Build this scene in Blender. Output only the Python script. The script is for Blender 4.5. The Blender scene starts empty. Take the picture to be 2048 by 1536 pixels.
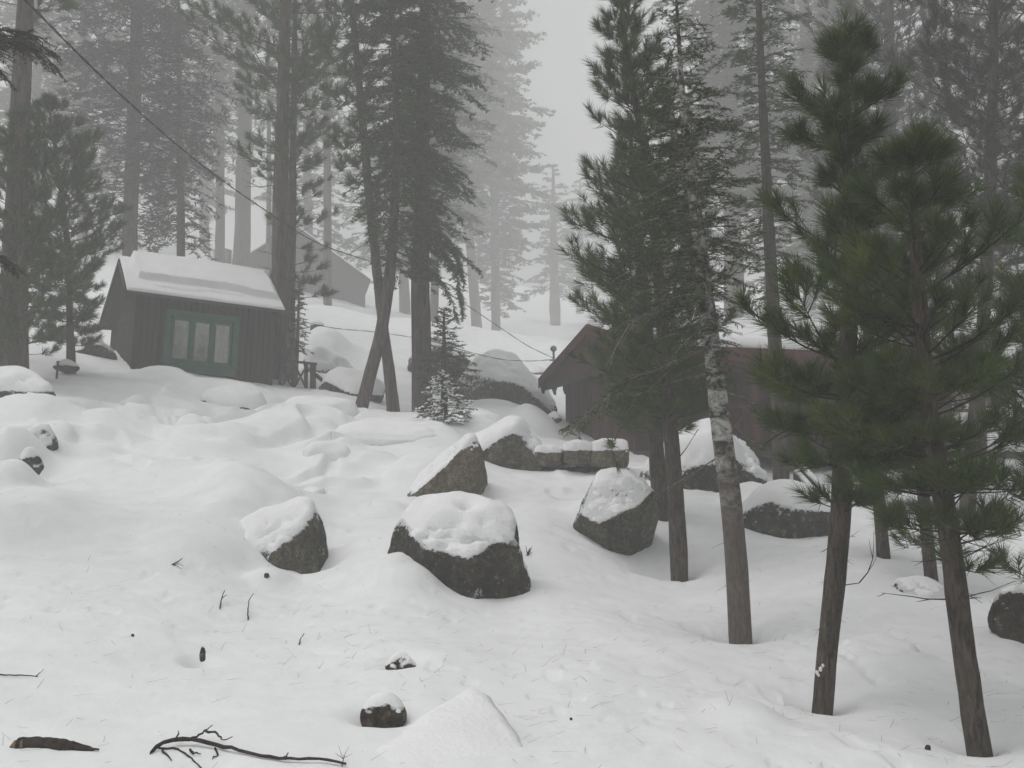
import bpy, math, random
import numpy as np
from math import radians, sin, cos, pi

S = bpy.context.scene
COL = S.collection
RNG = np.random.default_rng(7)
random.seed(7)

# ------------------------------------------------------------------ camera, sky, sun, exposure
F = 2010.0
PITCH = radians(5.0)
CZ = 1.6
cam_d = bpy.data.cameras.new('camera')
cam_d.sensor_width = 36.0
cam_d.lens = 36.0 * F / 2048.0
cam_d.clip_start = 0.05
cam_d.clip_end = 2000.0
cam = bpy.data.objects.new('camera', cam_d)
COL.objects.link(cam)
cam.location = (0, 0, CZ)
cam.rotation_euler = (radians(90) + PITCH, 0, 0)
S.camera = cam

SUN_EL, SUN_AZ = 67.0, 262.0
world = bpy.data.worlds.new('World')
S.world = world
world.use_nodes = True
wn, wl = world.node_tree.nodes, world.node_tree.links
wn.clear()
w_out = wn.new('ShaderNodeOutputWorld')
w_bg = wn.new('ShaderNodeBackground')
w_sky = wn.new('ShaderNodeTexSky')
w_sky.sky_type = 'NISHITA'
w_sky.sun_disc = False
w_sky.sun_elevation = radians(SUN_EL)
w_sky.sun_rotation = radians(SUN_AZ)
w_sky.air_density = 2.0
w_sky.dust_density = 7.0
w_hs = wn.new('ShaderNodeHueSaturation')
w_hs.inputs['Saturation'].default_value = 0.08
wl.new(w_sky.outputs[0], w_hs.inputs['Color'])
wl.new(w_hs.outputs[0], w_bg.inputs['Color'])
w_bg.inputs['Strength'].default_value = 0.15
wl.new(w_bg.outputs[0], w_out.inputs['Surface'])

sun_d = bpy.data.lights.new('sun', 'SUN')
sun_d.energy = 0.65
sun_d.angle = radians(40)
sun_d.color = (1.0, 0.97, 0.93)
sun = bpy.data.objects.new('sun', sun_d)
COL.objects.link(sun)
sun.rotation_euler = (radians(90 - SUN_EL), 0, radians(180 - SUN_AZ))

S.render.engine = 'CYCLES'
S.view_settings.view_transform = 'Standard'
S.view_settings.look = 'None'
S.view_settings.exposure = -0.18
S.view_settings.gamma = 1.0
S.view_settings.use_curve_mapping = False
cy = S.cycles
cy.max_bounces = 10
cy.diffuse_bounces = 3
cy.glossy_bounces = 2
cy.transmission_bounces = 3
cy.volume_bounces = 6
cy.transparent_max_bounces = 8
cy.use_denoising = True
cy.caustics_reflective = False
cy.caustics_refractive = False

HAZE_DENSITY = 0.0075

# ------------------------------------------------------------------ basic helpers
CP, SP = cos(PITCH), sin(PITCH)


def at(px, py, Y):
    """world point seen at photo pixel (px, py) at the distance Y ahead of the camera"""
    x = (px - 1024.0) / F
    v = -(py - 768.0) / F
    dy = CP - v * SP
    dz = SP + v * CP
    s = Y / dy
    return np.array([x * s, Y, CZ + dz * s])


def mpp(Y):
    return Y / F


def hash3(ix, iy, iz, seed):
    h = (ix.astype(np.int64) * 374761393 + iy.astype(np.int64) * 668265263 + iz.astype(np.int64) * 2147483647 + seed * 974634251) & 0xFFFFFFFF
    h = ((h ^ (h >> 13)) * 1274126177) & 0xFFFFFFFF
    h = ((h ^ (h >> 16)) * 2246822519) & 0xFFFFFFFF
    h = h ^ (h >> 15)
    return (h & 0xFFFFFF) / float(0x7FFFFF) - 1.0


def vnoise(p, seed=0):
    p = np.asarray(p, float)
    i = np.floor(p).astype(np.int64)
    f = p - i
    f = f * f * f * (f * (f * 6 - 15) + 10)
    out = 0
    for dx in (0, 1):
        wx = f[..., 0] if dx else 1 - f[..., 0]
        for dy in (0, 1):
            wy = f[..., 1] if dy else 1 - f[..., 1]
            for dz in (0, 1):
                wz = f[..., 2] if dz else 1 - f[..., 2]
                out = out + wx * wy * wz * hash3(i[..., 0] + dx, i[..., 1] + dy, i[..., 2] + dz, seed)
    return out


def fbm(p, octaves=4, seed=0, gain=0.5):
    p = np.asarray(p, float)
    a, s, out = 1.0, 1.0, 0.0
    for k in range(octaves):
        out = out + a * vnoise(p * s + k * 17.3, seed + k)
        s *= 2.03
        a *= gain
    return out


def smooth01(t):
    t = np.clip(t, 0, 1)
    return t * t * (3 - 2 * t)


def mesh_from(name, verts, quads=None, tris=None, mat=None, smooth=True, var=None):
    me = bpy.data.meshes.new(name)
    verts = np.asarray(verts, np.float32)
    loops, sizes = [], []
    if quads is not None and len(quads):
        loops.append(np.asarray(quads, np.int32).ravel())
        sizes.append(np.full(len(quads), 4, np.int32))
    if tris is not None and len(tris):
        loops.append(np.asarray(tris, np.int32).ravel())
        sizes.append(np.full(len(tris), 3, np.int32))
    loops = np.concatenate(loops)
    sizes = np.concatenate(sizes)
    starts = np.concatenate([[0], np.cumsum(sizes)[:-1]]).astype(np.int32)
    me.vertices.add(len(verts))
    me.vertices.foreach_set('co', verts.ravel())
    me.loops.add(len(loops))
    me.loops.foreach_set('vertex_index', loops)
    me.polygons.add(len(sizes))
    me.polygons.foreach_set('loop_start', starts)
    me.polygons.foreach_set('loop_total', sizes)
    if smooth:
        me.polygons.foreach_set('use_smooth', np.ones(len(sizes), bool))
    if var is not None:
        at_ = me.attributes.new('var', 'FLOAT', 'POINT')
        at_.data.foreach_set('value', np.asarray(var, np.float32))
    me.update()
    if mat is not None:
        me.materials.append(mat)
    return me


def link(name, me, parent=None, loc=None):
    o = bpy.data.objects.new(name, me)
    COL.objects.link(o)
    if parent is not None:
        o.parent = parent
    if loc is not None:
        o.location = loc
    return o


def tag(o, label=None, cat=None, group=None, kind=None):
    if label:
        o['label'] = label
    if cat:
        o['category'] = cat
    if group:
        o['group'] = group
    if kind:
        o['kind'] = kind
    return o


def empty(name, loc, label, cat, group=None, rot=(0, 0, 0)):
    o = bpy.data.objects.new(name, None)
    COL.objects.link(o)
    o.empty_display_size = 0.2
    o.location = loc
    o.rotation_euler = rot
    return tag(o, label, cat, group)


class MB:
    """collects boxes, prisms and tubes into one mesh"""

    def __init__(self):
        self.v, self.f = [], []

    def add(self, verts, faces):
        n = len(self.v)
        self.v += [tuple(map(float, p)) for p in verts]
        self.f += [tuple(i + n for i in f) for f in faces]

    def box(self, x0, x1, y0, y1, z0, z1):
        self.add([(x0, y0, z0), (x1, y0, z0), (x1, y1, z0), (x0, y1, z0), (x0, y0, z1), (x1, y0, z1), (x1, y1, z1), (x0, y1, z1)],
                 [(0, 3, 2, 1), (4, 5, 6, 7), (0, 1, 5, 4), (1, 2, 6, 5), (2, 3, 7, 6), (3, 0, 4, 7)])
        return self

    def bar(self, a, b, w, h, up=(0, 0, 1)):
        a, b = np.array(a, float), np.array(b, float)
        d = b - a
        d /= np.linalg.norm(d)
        up = np.array(up, float)
        s = np.cross(d, up)
        if np.linalg.norm(s) < 1e-3:
            s = np.cross(d, (1, 0, 0))
        s /= np.linalg.norm(s)
        u = np.cross(s, d)
        c = []
        for p in (a, b):
            for sx, sz in ((-1, -1), (1, -1), (1, 1), (-1, 1)):
                c.append(p + s * sx * w / 2 + u * sz * h / 2)
        self.add(c, [(0, 1, 2, 3), (7, 6, 5, 4), (0, 4, 5, 1), (1, 5, 6, 2), (2, 6, 7, 3), (3, 7, 4, 0)])
        return self

    def prism(self, poly, y0, y1):
        """polygon of (x, z) extruded along y"""
        n = len(poly)
        self.add([(x, y0, z) for x, z in poly] + [(x, y1, z) for x, z in poly],
                 [tuple(range(n)), tuple(range(2 * n - 1, n - 1, -1))] + [(i, i + n, (i + 1) % n + n, (i + 1) % n) for i in range(n)])
        return self

    def prism_x(self, poly, x0, x1):
        """polygon of (y, z) extruded along x"""
        n = len(poly)
        self.add([(x0, y, z) for y, z in poly] + [(x1, y, z) for y, z in poly],
                 [tuple(range(n - 1, -1, -1)), tuple(range(n, 2 * n))] + [(i, (i + 1) % n, (i + 1) % n + n, i + n) for i in range(n)])
        return self

    def lathe(self, prof, n=16, c=(0, 0)):
        k = len(prof)
        vs = [(c[0] + r * cos(2 * pi * i / n), c[1] + r * sin(2 * pi * i / n), z) for r, z in prof for i in range(n)]
        fs = [(j * n + i, j * n + (i + 1) % n, (j + 1) * n + (i + 1) % n, (j + 1) * n + i) for j in range(k - 1) for i in range(n)]
        fs.append(tuple(range(n - 1, -1, -1)))
        fs.append(tuple((k - 1) * n + i for i in range(n)))
        self.add(vs, fs)
        return self

    def mesh(self, name, mat, smooth=False):
        me = bpy.data.meshes.new(name)
        me.from_pydata(self.v, [], self.f)
        me.update()
        if smooth:
            me.polygons.foreach_set('use_smooth', np.ones(len(me.polygons), bool))
        me.materials.append(mat)
        return me

    def build(self, name, mat, parent=None, smooth=False, loc=None):
        return link(name, self.mesh(name, mat, smooth), parent, loc)


def tubes(P, R, n=5, closed_tip=True):
    """P (m,k,3) polylines, R (m,k) radii -> verts, quads"""
    P = np.asarray(P, float)
    R = np.asarray(R, float)
    m, k, _ = P.shape
    T = P[:, -1] - P[:, 0]
    T /= np.linalg.norm(T, axis=1, keepdims=True) + 1e-9
    ref = np.where(np.abs(T[:, 2:3]) > 0.8, np.array([[1.0, 0, 0]]), np.array([[0, 0, 1.0]]))
    U = np.cross(T, ref)
    U /= np.linalg.norm(U, axis=1, keepdims=True) + 1e-9
    V = np.cross(T, U)
    a = np.arange(n) * 2 * pi / n
    ring = U[:, None, :] * np.cos(a)[None, :, None] + V[:, None, :] * np.sin(a)[None, :, None]
    verts = P[:, :, None, :] + R[:, :, None, None] * ring[:, None, :, :]
    verts = verts.reshape(-1, 3)
    base = (np.arange(m) * k * n)[:, None, None]
    j = (np.arange(k - 1) * n)[None, :, None]
    i = np.arange(n)[None, None, :]
    i2 = (np.arange(n) + 1) % n
    i2 = i2[None, None, :]
    q = np.stack([base + j + i, base + j + i2, base + j + n + i2, base + j + n + i], -1).reshape(-1, 4)
    return verts, q


# ------------------------------------------------------------------ materials
def new_mat(name):
    m = bpy.data.materials.new(name)
    m.use_nodes = True
    nt = m.node_tree
    return m, nt.nodes, nt.links, nt.nodes['Principled BSDF']


def n_coord(nodes, links, scale=(1, 1, 1), kind='Object'):
    tc = nodes.new('ShaderNodeTexCoord')
    mp = nodes.new('ShaderNodeMapping')
    mp.inputs['Scale'].default_value = scale
    links.new(tc.outputs[kind], mp.inputs['Vector'])
    return mp.outputs[0]


def n_noise(nodes, links, vec, scale, detail=4, rough=0.55, dist=0.0):
    t = nodes.new('ShaderNodeTexNoise')
    t.inputs['Scale'].default_value = scale
    t.inputs['Detail'].default_value = detail
    t.inputs['Roughness'].default_value = rough
    t.inputs['Distortion'].default_value = dist
    links.new(vec, t.inputs['Vector'])
    return t.outputs['Fac']


def n_ramp(nodes, links, fac, stops):
    r = nodes.new('ShaderNodeValToRGB')
    els = r.color_ramp.elements
    while len(els) < len(stops):
        els.new(0.5)
    for e, (p, c) in zip(els, stops):
        e.position = p
        e.color = (c[0], c[1], c[2], 1)
    links.new(fac, r.inputs['Fac'])
    return r.outputs['Color']


def n_mix(nodes, links, fac, a, b, blend='MIX'):
    m = nodes.new('ShaderNodeMix')
    m.data_type = 'RGBA'
    m.blend_type = blend
    for sock, val in ((m.inputs['Factor'], fac), (m.inputs['A'], a), (m.inputs['B'], b)):
        if isinstance(val, (int, float)):
            sock.default_value = val
        elif isinstance(val, tuple):
            sock.default_value = (*val, 1)
        else:
            links.new(val, sock)
    return m.outputs['Result']


def n_math(nodes, links, op, a, b=0.0, clamp=False):
    m = nodes.new('ShaderNodeMath')
    m.operation = op
    m.use_clamp = clamp
    for s, v in ((m.inputs[0], a), (m.inputs[1], b)):
        if isinstance(v, (int, float)):
            s.default_value = v
        else:
            links.new(v, s)
    return m.outputs[0]


def n_bump(nodes, links, bsdf, h, strength, dist):
    b = nodes.new('ShaderNodeBump')
    b.inputs['Strength'].default_value = strength
    b.inputs['Distance'].default_value = dist
    links.new(h, b.inputs['Height'])
    links.new(b.outputs[0], bsdf.inputs['Normal'])


def n_up(nodes, links, lo, hi):
    """0..1 as the surface turns upward"""
    g = nodes.new('ShaderNodeNewGeometry')
    sp = nodes.new('ShaderNodeSeparateXYZ')
    links.new(g.outputs['Normal'], sp.inputs[0])
    mr = nodes.new('ShaderNodeMapRange')
    mr.inputs['From Min'].default_value = lo
    mr.inputs['From Max'].default_value = hi
    links.new(sp.outputs['Z'], mr.inputs['Value'])
    return mr.outputs[0]


def mat_snow(name, a=(0.77, 0.78, 0.785), b=(0.70, 0.71, 0.715), bump=0.35):
    m, n, l, p = new_mat(name)
    v = n_coord(n, l)
    c = n_ramp(n, l, n_noise(n, l, v, 2.5, 6), [(0.3, b), (0.7, a)])
    l.new(c, p.inputs['Base Color'])
    p.inputs['Roughness'].default_value = 0.75
    p.inputs['Specular IOR Level'].default_value = 0.15
    h1 = n_noise(n, l, v, 28, 5, 0.6)
    h2 = n_noise(n, l, v, 6, 4, 0.6)
    n_bump(n, l, p, n_math(n, l, 'ADD', n_math(n, l, 'MULTIPLY', h2, 2.0), h1), bump, 0.02)
    return m


def mat_rock(name, c1, c2, c3, dust=0.5):
    m, n, l, p = new_mat(name)
    v = n_coord(n, l)
    big = n_noise(n, l, v, 2.2, 6, 0.65)
    base = n_ramp(n, l, big, [(0.25, c1), (0.5, c2), (0.75, c3)])
    spk = n_ramp(n, l, n_noise(n, l, v, 40, 3, 0.7), [(0.36, (0.4, 0.4, 0.4)), (0.64, (1.5, 1.5, 1.5))])
    base = n_mix(n, l, 0.75, base, spk, 'MULTIPLY')
    spk2 = n_ramp(n, l, n_noise(n, l, v, 13, 6, 0.75), [(0.38, (0.45, 0.45, 0.43)), (0.62, (1.45, 1.42, 1.35))])
    base = n_mix(n, l, 0.8, base, spk2, 'MULTIPLY')
    streak = n_ramp(n, l, n_noise(n, l, n_coord(n, l, (6, 6, 0.9)), 1.6, 5, 0.6), [(0.35, (0.5, 0.5, 0.48)), (0.65, (1, 1, 1))])
    base = n_mix(n, l, 0.6, base, streak, 'MULTIPLY')
    lich = n_ramp(n, l, n_noise(n, l, v, 9, 5, 0.7), [(0.57, (0, 0, 0)), (0.64, (1, 1, 1))])
    base = n_mix(n, l, n_math(n, l, 'MULTIPLY', lich, 0.5), base, (0.26, 0.26, 0.21))
    up = n_up(n, l, 0.05, 0.8)
    fl = n_math(n, l, 'ADD', n_math(n, l, 'MULTIPLY', n_noise(n, l, v, 16, 5, 0.75), 1.5), n_math(n, l, 'MULTIPLY', up, 0.9))
    fl = n_ramp(n, l, fl, [(min(0.99, 1.32 - 0.35 * dust) - 0.02, (0, 0, 0)), (min(1.0, 1.36 - 0.35 * dust), (1, 1, 1))]) if False else n_math(n, l, 'MULTIPLY', n_math(n, l, 'SUBTRACT', fl, 1.62 - dust), 9.0, True)
    base = n_mix(n, l, fl, base, (0.78, 0.79, 0.80))
    l.new(base, p.inputs['Base Color'])
    p.inputs['Roughness'].default_value = 0.85
    p.inputs['Specular IOR Level'].default_value = 0.2
    h = n_math(n, l, 'ADD', n_noise(n, l, v, 12, 8, 0.7), n_math(n, l, 'MULTIPLY', fl, 0.5))
    n_bump(n, l, p, h, 1.0, 0.07)
    return m


def mat_bark(name, c1, c2, sx=24.0, sz=6.5, bump=1.0, moss=None):
    m, n, l, p = new_mat(name)
    v = n_coord(n, l, (sx, sx, sz))
    f = n_noise(n, l, v, 1.0, 8, 0.72, 0.9)
    c = n_ramp(n, l, f, [(0.36, c1), (0.62, c2)])
    v2 = n_coord(n, l)
    t = n_ramp(n, l, n_noise(n, l, v2, 1.7, 4), [(0.3, (0.75, 0.75, 0.75)), (0.7, (1.15, 1.12, 1.08))])
    c = n_mix(n, l, 0.8, c, t, 'MULTIPLY')
    if moss:
        c = n_mix(n, l, n_math(n, l, 'MULTIPLY', n_math(n, l, 'SUBTRACT', n_noise(n, l, v2, 5, 4, 0.7), 0.52), 5.0, True), c, moss)
    l.new(c, p.inputs['Base Color'])
    p.inputs['Roughness'].default_value = 0.9
    p.inputs['Specular IOR Level'].default_value = 0.15
    n_bump(n, l, p, f, bump, 0.03)
    return m


def mat_fir_bark(name):
    """pale smooth bark crossed by dark rings high up, brown furrowed bark low down"""
    m, n, l, p = new_mat(name)
    v = n_coord(n, l, (5.0, 5.0, 8.0))
    ring = n_noise(n, l, v, 1.0, 8, 0.75, 0.5)
    pale = n_ramp(n, l, ring, [(0.43, (0.03, 0.028, 0.026)), (0.50, (0.24, 0.23, 0.21)), (0.58, (0.55, 0.54, 0.51))])
    furrow = n_noise(n, l, n_coord(n, l, (26, 26, 9)), 1.0, 8, 0.75, 0.9)
    brown = n_ramp(n, l, furrow, [(0.3, (0.06, 0.048, 0.04)), (0.7, (0.19, 0.165, 0.145))])
    tc = n.new('ShaderNodeTexCoord')
    sp = n.new('ShaderNodeSeparateXYZ')
    l.new(tc.outputs['Object'], sp.inputs[0])
    z = n_math(n, l, 'ADD', sp.outputs['Z'], n_math(n, l, 'MULTIPLY', n_math(n, l, 'SUBTRACT', n_noise(n, l, n_coord(n, l), 3, 4), 0.5), 1.6))
    mr = n.new('ShaderNodeMapRange')
    mr.inputs['From Min'].default_value = 1.0
    mr.inputs['From Max'].default_value = 2.1
    l.new(z, mr.inputs['Value'])
    c = n_mix(n, l, mr.outputs[0], brown, pale)
    l.new(c, p.inputs['Base Color'])
    p.inputs['Roughness'].default_value = 0.85
    p.inputs['Specular IOR Level'].default_value = 0.2
    n_bump(n, l, p, n_math(n, l, 'ADD', furrow, ring), 0.6, 0.02)
    return m


def mat_needles(name, c1, c2, c3):
    m, n, l, p = new_mat(name)
    a = n.new('ShaderNodeAttribute')
    a.attribute_name = 'var'
    c = n_ramp(n, l, a.outputs['Fac'], [(0.0, c1), (0.55, c2), (1.0, c3)])
    l.new(c, p.inputs['Base Color'])
    p.inputs['Roughness'].default_value = 0.55
    p.inputs['Specular IOR Level'].default_value = 0.25
    return m


def mat_wood(name, c1, c2, sx=8.0, sz=1.0, bump=0.5):
    m, n, l, p = new_mat(name)
    oi = n.new('ShaderNodeObjectInfo')
    v = n_coord(n, l, (sx, sx, sz))
    off = n.new('ShaderNodeVectorMath')
    off.operation = 'ADD'
    l.new(v, off.inputs[0])
    cmb = n.new('ShaderNodeCombineXYZ')
    l.new(n_math(n, l, 'MULTIPLY', oi.outputs['Random'], 40.0), cmb.inputs[0])
    l.new(n_math(n, l, 'MULTIPLY', oi.outputs['Random'], 23.0), cmb.inputs[2])
    l.new(cmb.outputs[0], off.inputs[1])
    f = n_noise(n, l, off.outputs[0], 1.4, 6, 0.65, 0.3)
    c = n_ramp(n, l, f, [(0.28, c1), (0.72, c2)])
    tone = n_math(n, l, 'ADD', n_math(n, l, 'MULTIPLY', oi.outputs['Random'], 0.5), 0.75)
    hs = n.new('ShaderNodeHueSaturation')
    l.new(c, hs.inputs['Color'])
    l.new(tone, hs.inputs['Value'])
    l.new(hs.outputs[0], p.inputs['Base Color'])
    p.inputs['Roughness'].default_value = 0.85
    p.inputs['Specular IOR Level'].default_value = 0.2
    n_bump(n, l, p, f, bump, 0.01)
    return m


def mat_plain(name, c, rough=0.6, metal=0.0):
    m, n, l, p = new_mat(name)
    v = n_coord(n, l)
    k = n_ramp(n, l, n_noise(n, l, v, 7, 5, 0.6), [(0.3, tuple(x * 0.75 for x in c)), (0.7, tuple(min(1, x * 1.2) for x in c))])
    l.new(k, p.inputs['Base Color'])
    p.inputs['Roughness'].default_value = rough
    p.inputs['Metallic'].default_value = metal
    return m


SNOW = mat_snow('snow', bump=0.22)
SNOW_CAP = mat_snow('snow_cap', (0.80, 0.81, 0.81), (0.75, 0.755, 0.76), 0.5)
ROCK = mat_rock('granite', (0.045, 0.042, 0.034), (0.105, 0.098, 0.078), (0.19, 0.175, 0.135), 0.52)
ROCK_DARK = mat_rock('dark_granite', (0.022, 0.021, 0.017), (0.062, 0.057, 0.046), (0.13, 0.12, 0.095), 0.60)
ROCK_TAN = mat_rock('tan_granite', (0.10, 0.085, 0.06), (0.17, 0.145, 0.105), (0.23, 0.20, 0.155), 0.25)
ROCK_BROWN = mat_rock('brown_stone', (0.03, 0.024, 0.02), (0.06, 0.045, 0.034), (0.10, 0.08, 0.06), 0.4)
BARK = mat_bark('pine_bark', (0.03, 0.025, 0.022), (0.135, 0.11, 0.095), moss=(0.075, 0.08, 0.045))
BARK_BIG = mat_bark('old_bark', (0.035, 0.029, 0.026), (0.14, 0.115, 0.10), 12.0, 1.6)
BARK_FIR = mat_fir_bark('pale_fir_bark')
BARK_PALE = mat_bark('pale_branch_bark', (0.10, 0.095, 0.085), (0.34, 0.33, 0.30), 18, 18)
TWIG = mat_bark('twig_bark', (0.02, 0.016, 0.014), (0.075, 0.06, 0.05), 20, 20)
PINE_N = mat_needles('pine_needles', (0.026, 0.046, 0.008), (0.056, 0.085, 0.016), (0.105, 0.130, 0.028))
FIR_N = mat_needles('fir_needles', (0.026, 0.046, 0.010), (0.054, 0.082, 0.018), (0.100, 0.124, 0.030))
DARK_N = mat_needles('dark_needles', (0.018, 0.026, 0.016), (0.032, 0.042, 0.024), (0.055, 0.064, 0.034))

# ------------------------------------------------------------------ the ground
CTRL = [(px, 1536, y) for px, y in ((-200, 5.2), (0, 5.25), (512, 5.3), (1024, 5.35), (1536, 5.55), (2048, 5.75), (2300, 5.8))]
CTRL += [(0, 1350, 6.8), (250, 1350, 7.0), (500, 1350, 7.2), (750, 1350, 7.2), (1000, 1350, 7.4), (1300, 1350, 7.6),
         (0, 1150, 9.6), (150, 1150, 9.8), (380, 1180, 9.7), (0, 1000, 13.0), (300, 1000, 13.5), (450, 950, 15), (300, 880, 18), (100, 830, 19),
         (0, 745, 21.5), (120, 742, 22.5), (250, 745, 24.3), (350, 752, 24.5), (480, 775, 25.0), (600, 790, 26.0), (400, 850, 20), (600, 850, 20.5),
         (750, 850, 20.5), (600, 930, 17), (750, 930, 17), (700, 1000, 15), (540, 1085, 13), (600, 1155, 11.5), (660, 1110, 12.3), (785, 1100, 11.8), (900, 1165, 11.05),
         (1010, 1203, 10.85), (1060, 1110, 12.0), (830, 1000, 15.3), (960, 1000, 15.0), (880, 864, 19.6), (950, 850, 20.5), (1000, 930, 18.5), (1085, 955, 17.9),
         (1150, 1060, 14.2), (1200, 1090, 13.9), (1290, 1114, 13.6), (1340, 1000, 16.0), (1200, 965, 17.4), (1357, 1138, 13.3), (1480, 1266, 9.7), (1430, 1010, 16.2),
         (1560, 1067, 14.8), (1660, 1070, 14.5), (1540, 988, 19.0), (1700, 1000, 18.5), (1645, 1402, 7.35), (1957, 1490, 6.45), (1300, 1250, 9.7),
         (1760, 1112, 12.5), (1862, 1170, 11.3), (1930, 1060, 16.3), (2040, 1290, 8.9), (2048, 1000, 18.5), (1800, 1300, 8.7), (1900, 950, 20),
         (2000, 850, 30), (1900, 780, 35), (720, 812, 24), (787, 822, 25), (845, 826, 26), (960, 800, 27), (1040, 822, 25), (1115, 884, 24),
         (640, 720, 33), (700, 690, 38), (800, 715, 35), (1000, 706, 119), (950, 698, 106), (1090, 722, 90), (1080, 775, 33), (850, 650, 60),
         (30, 732, 21.5), (150, 640, 40), (150, 520, 62), (250, 450, 88), (60, 560, 54), (600, 645, 42), (480, 552, 75), (1100, 620, 150), (1400, 690, 42),
         (1650, 690, 42), (1900, 640, 60)]
_pts = np.array([at(*c) for c in CTRL])
_u = _pts[:, 0] / _pts[:, 1]
_w = np.log(_pts[:, 1])
_e = (_pts[:, 2] - CZ) / _pts[:, 1]
ext = []
for uu in (-1.4, -0.9, -0.5, 0.0, 0.5, 0.9, 1.4):
    ext.append((uu, math.log(4.0), -0.39))
    ext.append((uu, math.log(140.0), 0.235 if abs(uu) > 0.2 else 0.165))
    ext.append((uu, math.log(215.0), 0.235 if abs(uu) > 0.2 else 0.19))
for sgn in (-1, 1):
    for yy, ee in ((6, -0.23), (9, -0.12), (14, -0.02 if sgn < 0 else -0.06), (22, 0.09 if sgn < 0 else 0.03), (40, 0.16 if sgn < 0 else 0.12)):
        for k in (0.75, 1.1):
            ext.append((sgn * k, math.log(yy), ee))
ext = np.array(ext)
KU = 3.0
_A = np.stack([np.concatenate([_u, ext[:, 0]]) * KU, np.concatenate([_w, ext[:, 1]])], 1)
_V = np.concatenate([_e, ext[:, 2]])


def _phi(d2):
    return 0.5 * d2 * np.log(d2 + 1e-12)


_n = len(_A)
_K = _phi(((_A[:, None] - _A[None]) ** 2).sum(-1)) + 0.006 * np.eye(_n)
_Pm = np.concatenate([np.ones((_n, 1)), _A], 1)
_M = np.block([[_K, _Pm], [_Pm.T, np.zeros((3, 3))]])
_sol = np.linalg.solve(_M, np.concatenate([_V, np.zeros(3)]))

# rounded drifts over buried stones: px, py, Y, half width px, half depth m, height m
MOUNDS = [(900, 1010, 11.9, 120, 0.8, 0.42), (500, 1010, 13.4, 120, 0.9, 0.30), (440, 1090, 12.0, 110, 1.1, 0.26), (540, 1150, 11.0, 36, 0.35, 0.14), (870, 905, 16.6, 80, 0.7, 0.35), (1000, 865, 19.6, 100, 0.8, 0.4), (1220, 965, 15.2, 70, 0.7, 0.3),
          (1400, 900, 19.0, 90, 0.9, 0.5), (1570, 985, 16.6, 90, 0.8, 0.3), (20, 930, 13.6, 50, 0.5, 0.35), (30, 880, 15.0, 45, 0.5, 0.25), (800, 1150, 10.6, 75, 0.5, 0.20), (1480, 1010, 17, 60, 0.6, 0.2),
          (60, 830, 18, 90, 1.2, 0.35), (20, 900, 15.5, 70, 0.9, 0.35), (160, 860, 17.5, 110, 1.0, 0.28), (240, 775, 22, 120, 1.0, 0.22), (330, 745, 24.2, 60, 0.7, 0.25),
          (470, 762, 24.0, 90, 0.7, 0.30), (620, 812, 22.5, 100, 0.6, 0.22), (560, 870, 19, 110, 0.9, 0.35), (420, 900, 17.5, 100, 1.0, 0.20), (640, 905, 17.5, 90, 0.8, 0.16),
          (520, 990, 14.2, 120, 1.0, 0.35), (380, 960, 14.8, 120, 1.1, 0.16), (250, 1030, 12.5, 140, 1.0, 0.10), (730, 865, 19.8, 110, 0.6, 0.18), (850, 880, 19, 80, 0.7, 0.22),
          (40, 1010, 12.3, 120, 1.2, 0.22), (980, 835, 21.5, 60, 0.7, 0.28), (680, 700, 34, 70, 1.6, 0.5), (630, 705, 33, 60, 1.2, 0.6), (1080, 840, 24, 50, 0.8, 0.4),
          (1390, 1330, 8.2, 200, 0.8, 0.05), (120, 1270, 8.0, 180, 0.9, 0.07), (1130, 870, 22.5, 60, 0.6, 0.25), (1760, 1310, 8.4, 110, 0.5, 0.10), (1500, 1440, 6.6, 70, 0.35, 0.10),
          (1700, 1480, 6.0, 160, 0.5, 0.05), (860, 1310, 7.8, 120, 0.5, 0.06), (620, 1060, 13.2, 60, 0.5, 0.1), (1160, 1350, 7.5, 120, 0.5, 0.05)]
# hollows where the snow sinks round a trunk or the foot of a stone
WELLS = [(1480, 1266, 9.65, 0.30, 0.15), (1645, 1402, 7.32, 0.24, 0.11), (1957, 1490, 6.42, 0.22, 0.08), (1357, 1138, 13.25, 0.35, 0.15), (30, 735, 21.4, 0.9, 0.18),
         (845, 828, 25.8, 1.0, 0.22), (787, 824, 24.8, 0.7, 0.15), (725, 812, 23.8, 0.6, 0.14), (640, 1120, 11.9, 0.22, 0.20), (1310, 1090, 13.4, 0.5, 0.22),
         (975, 985, 14.9, 0.45, 0.15), (1060, 1110, 11.7, 0.35, 0.12), (765, 1440, 6.3, 0.22, 0.12), (400, 1302, 7.5, 0.11, 0.14), (800, 1325, 7.5, 0.16, 0.09),
         (1650, 1068, 14.4, 0.8, 0.12), (90, 915, 14.8, 0.45, 0.25)]

for k in range(26):     # small animal tracks
    WELLS.append((1520 + 9.5 * k + 5 * (-1) ** k, 1238 + 4.2 * k + 3 * sin(k * 1.7), 9.9 - 0.085 * k, 0.045, 0.035))
for k in range(9):
    WELLS.append((1610 + 16 * k, 1255 - 3 * k + 4 * (-1) ** k, 9.7 + 0.05 * k, 0.05, 0.03))


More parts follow.
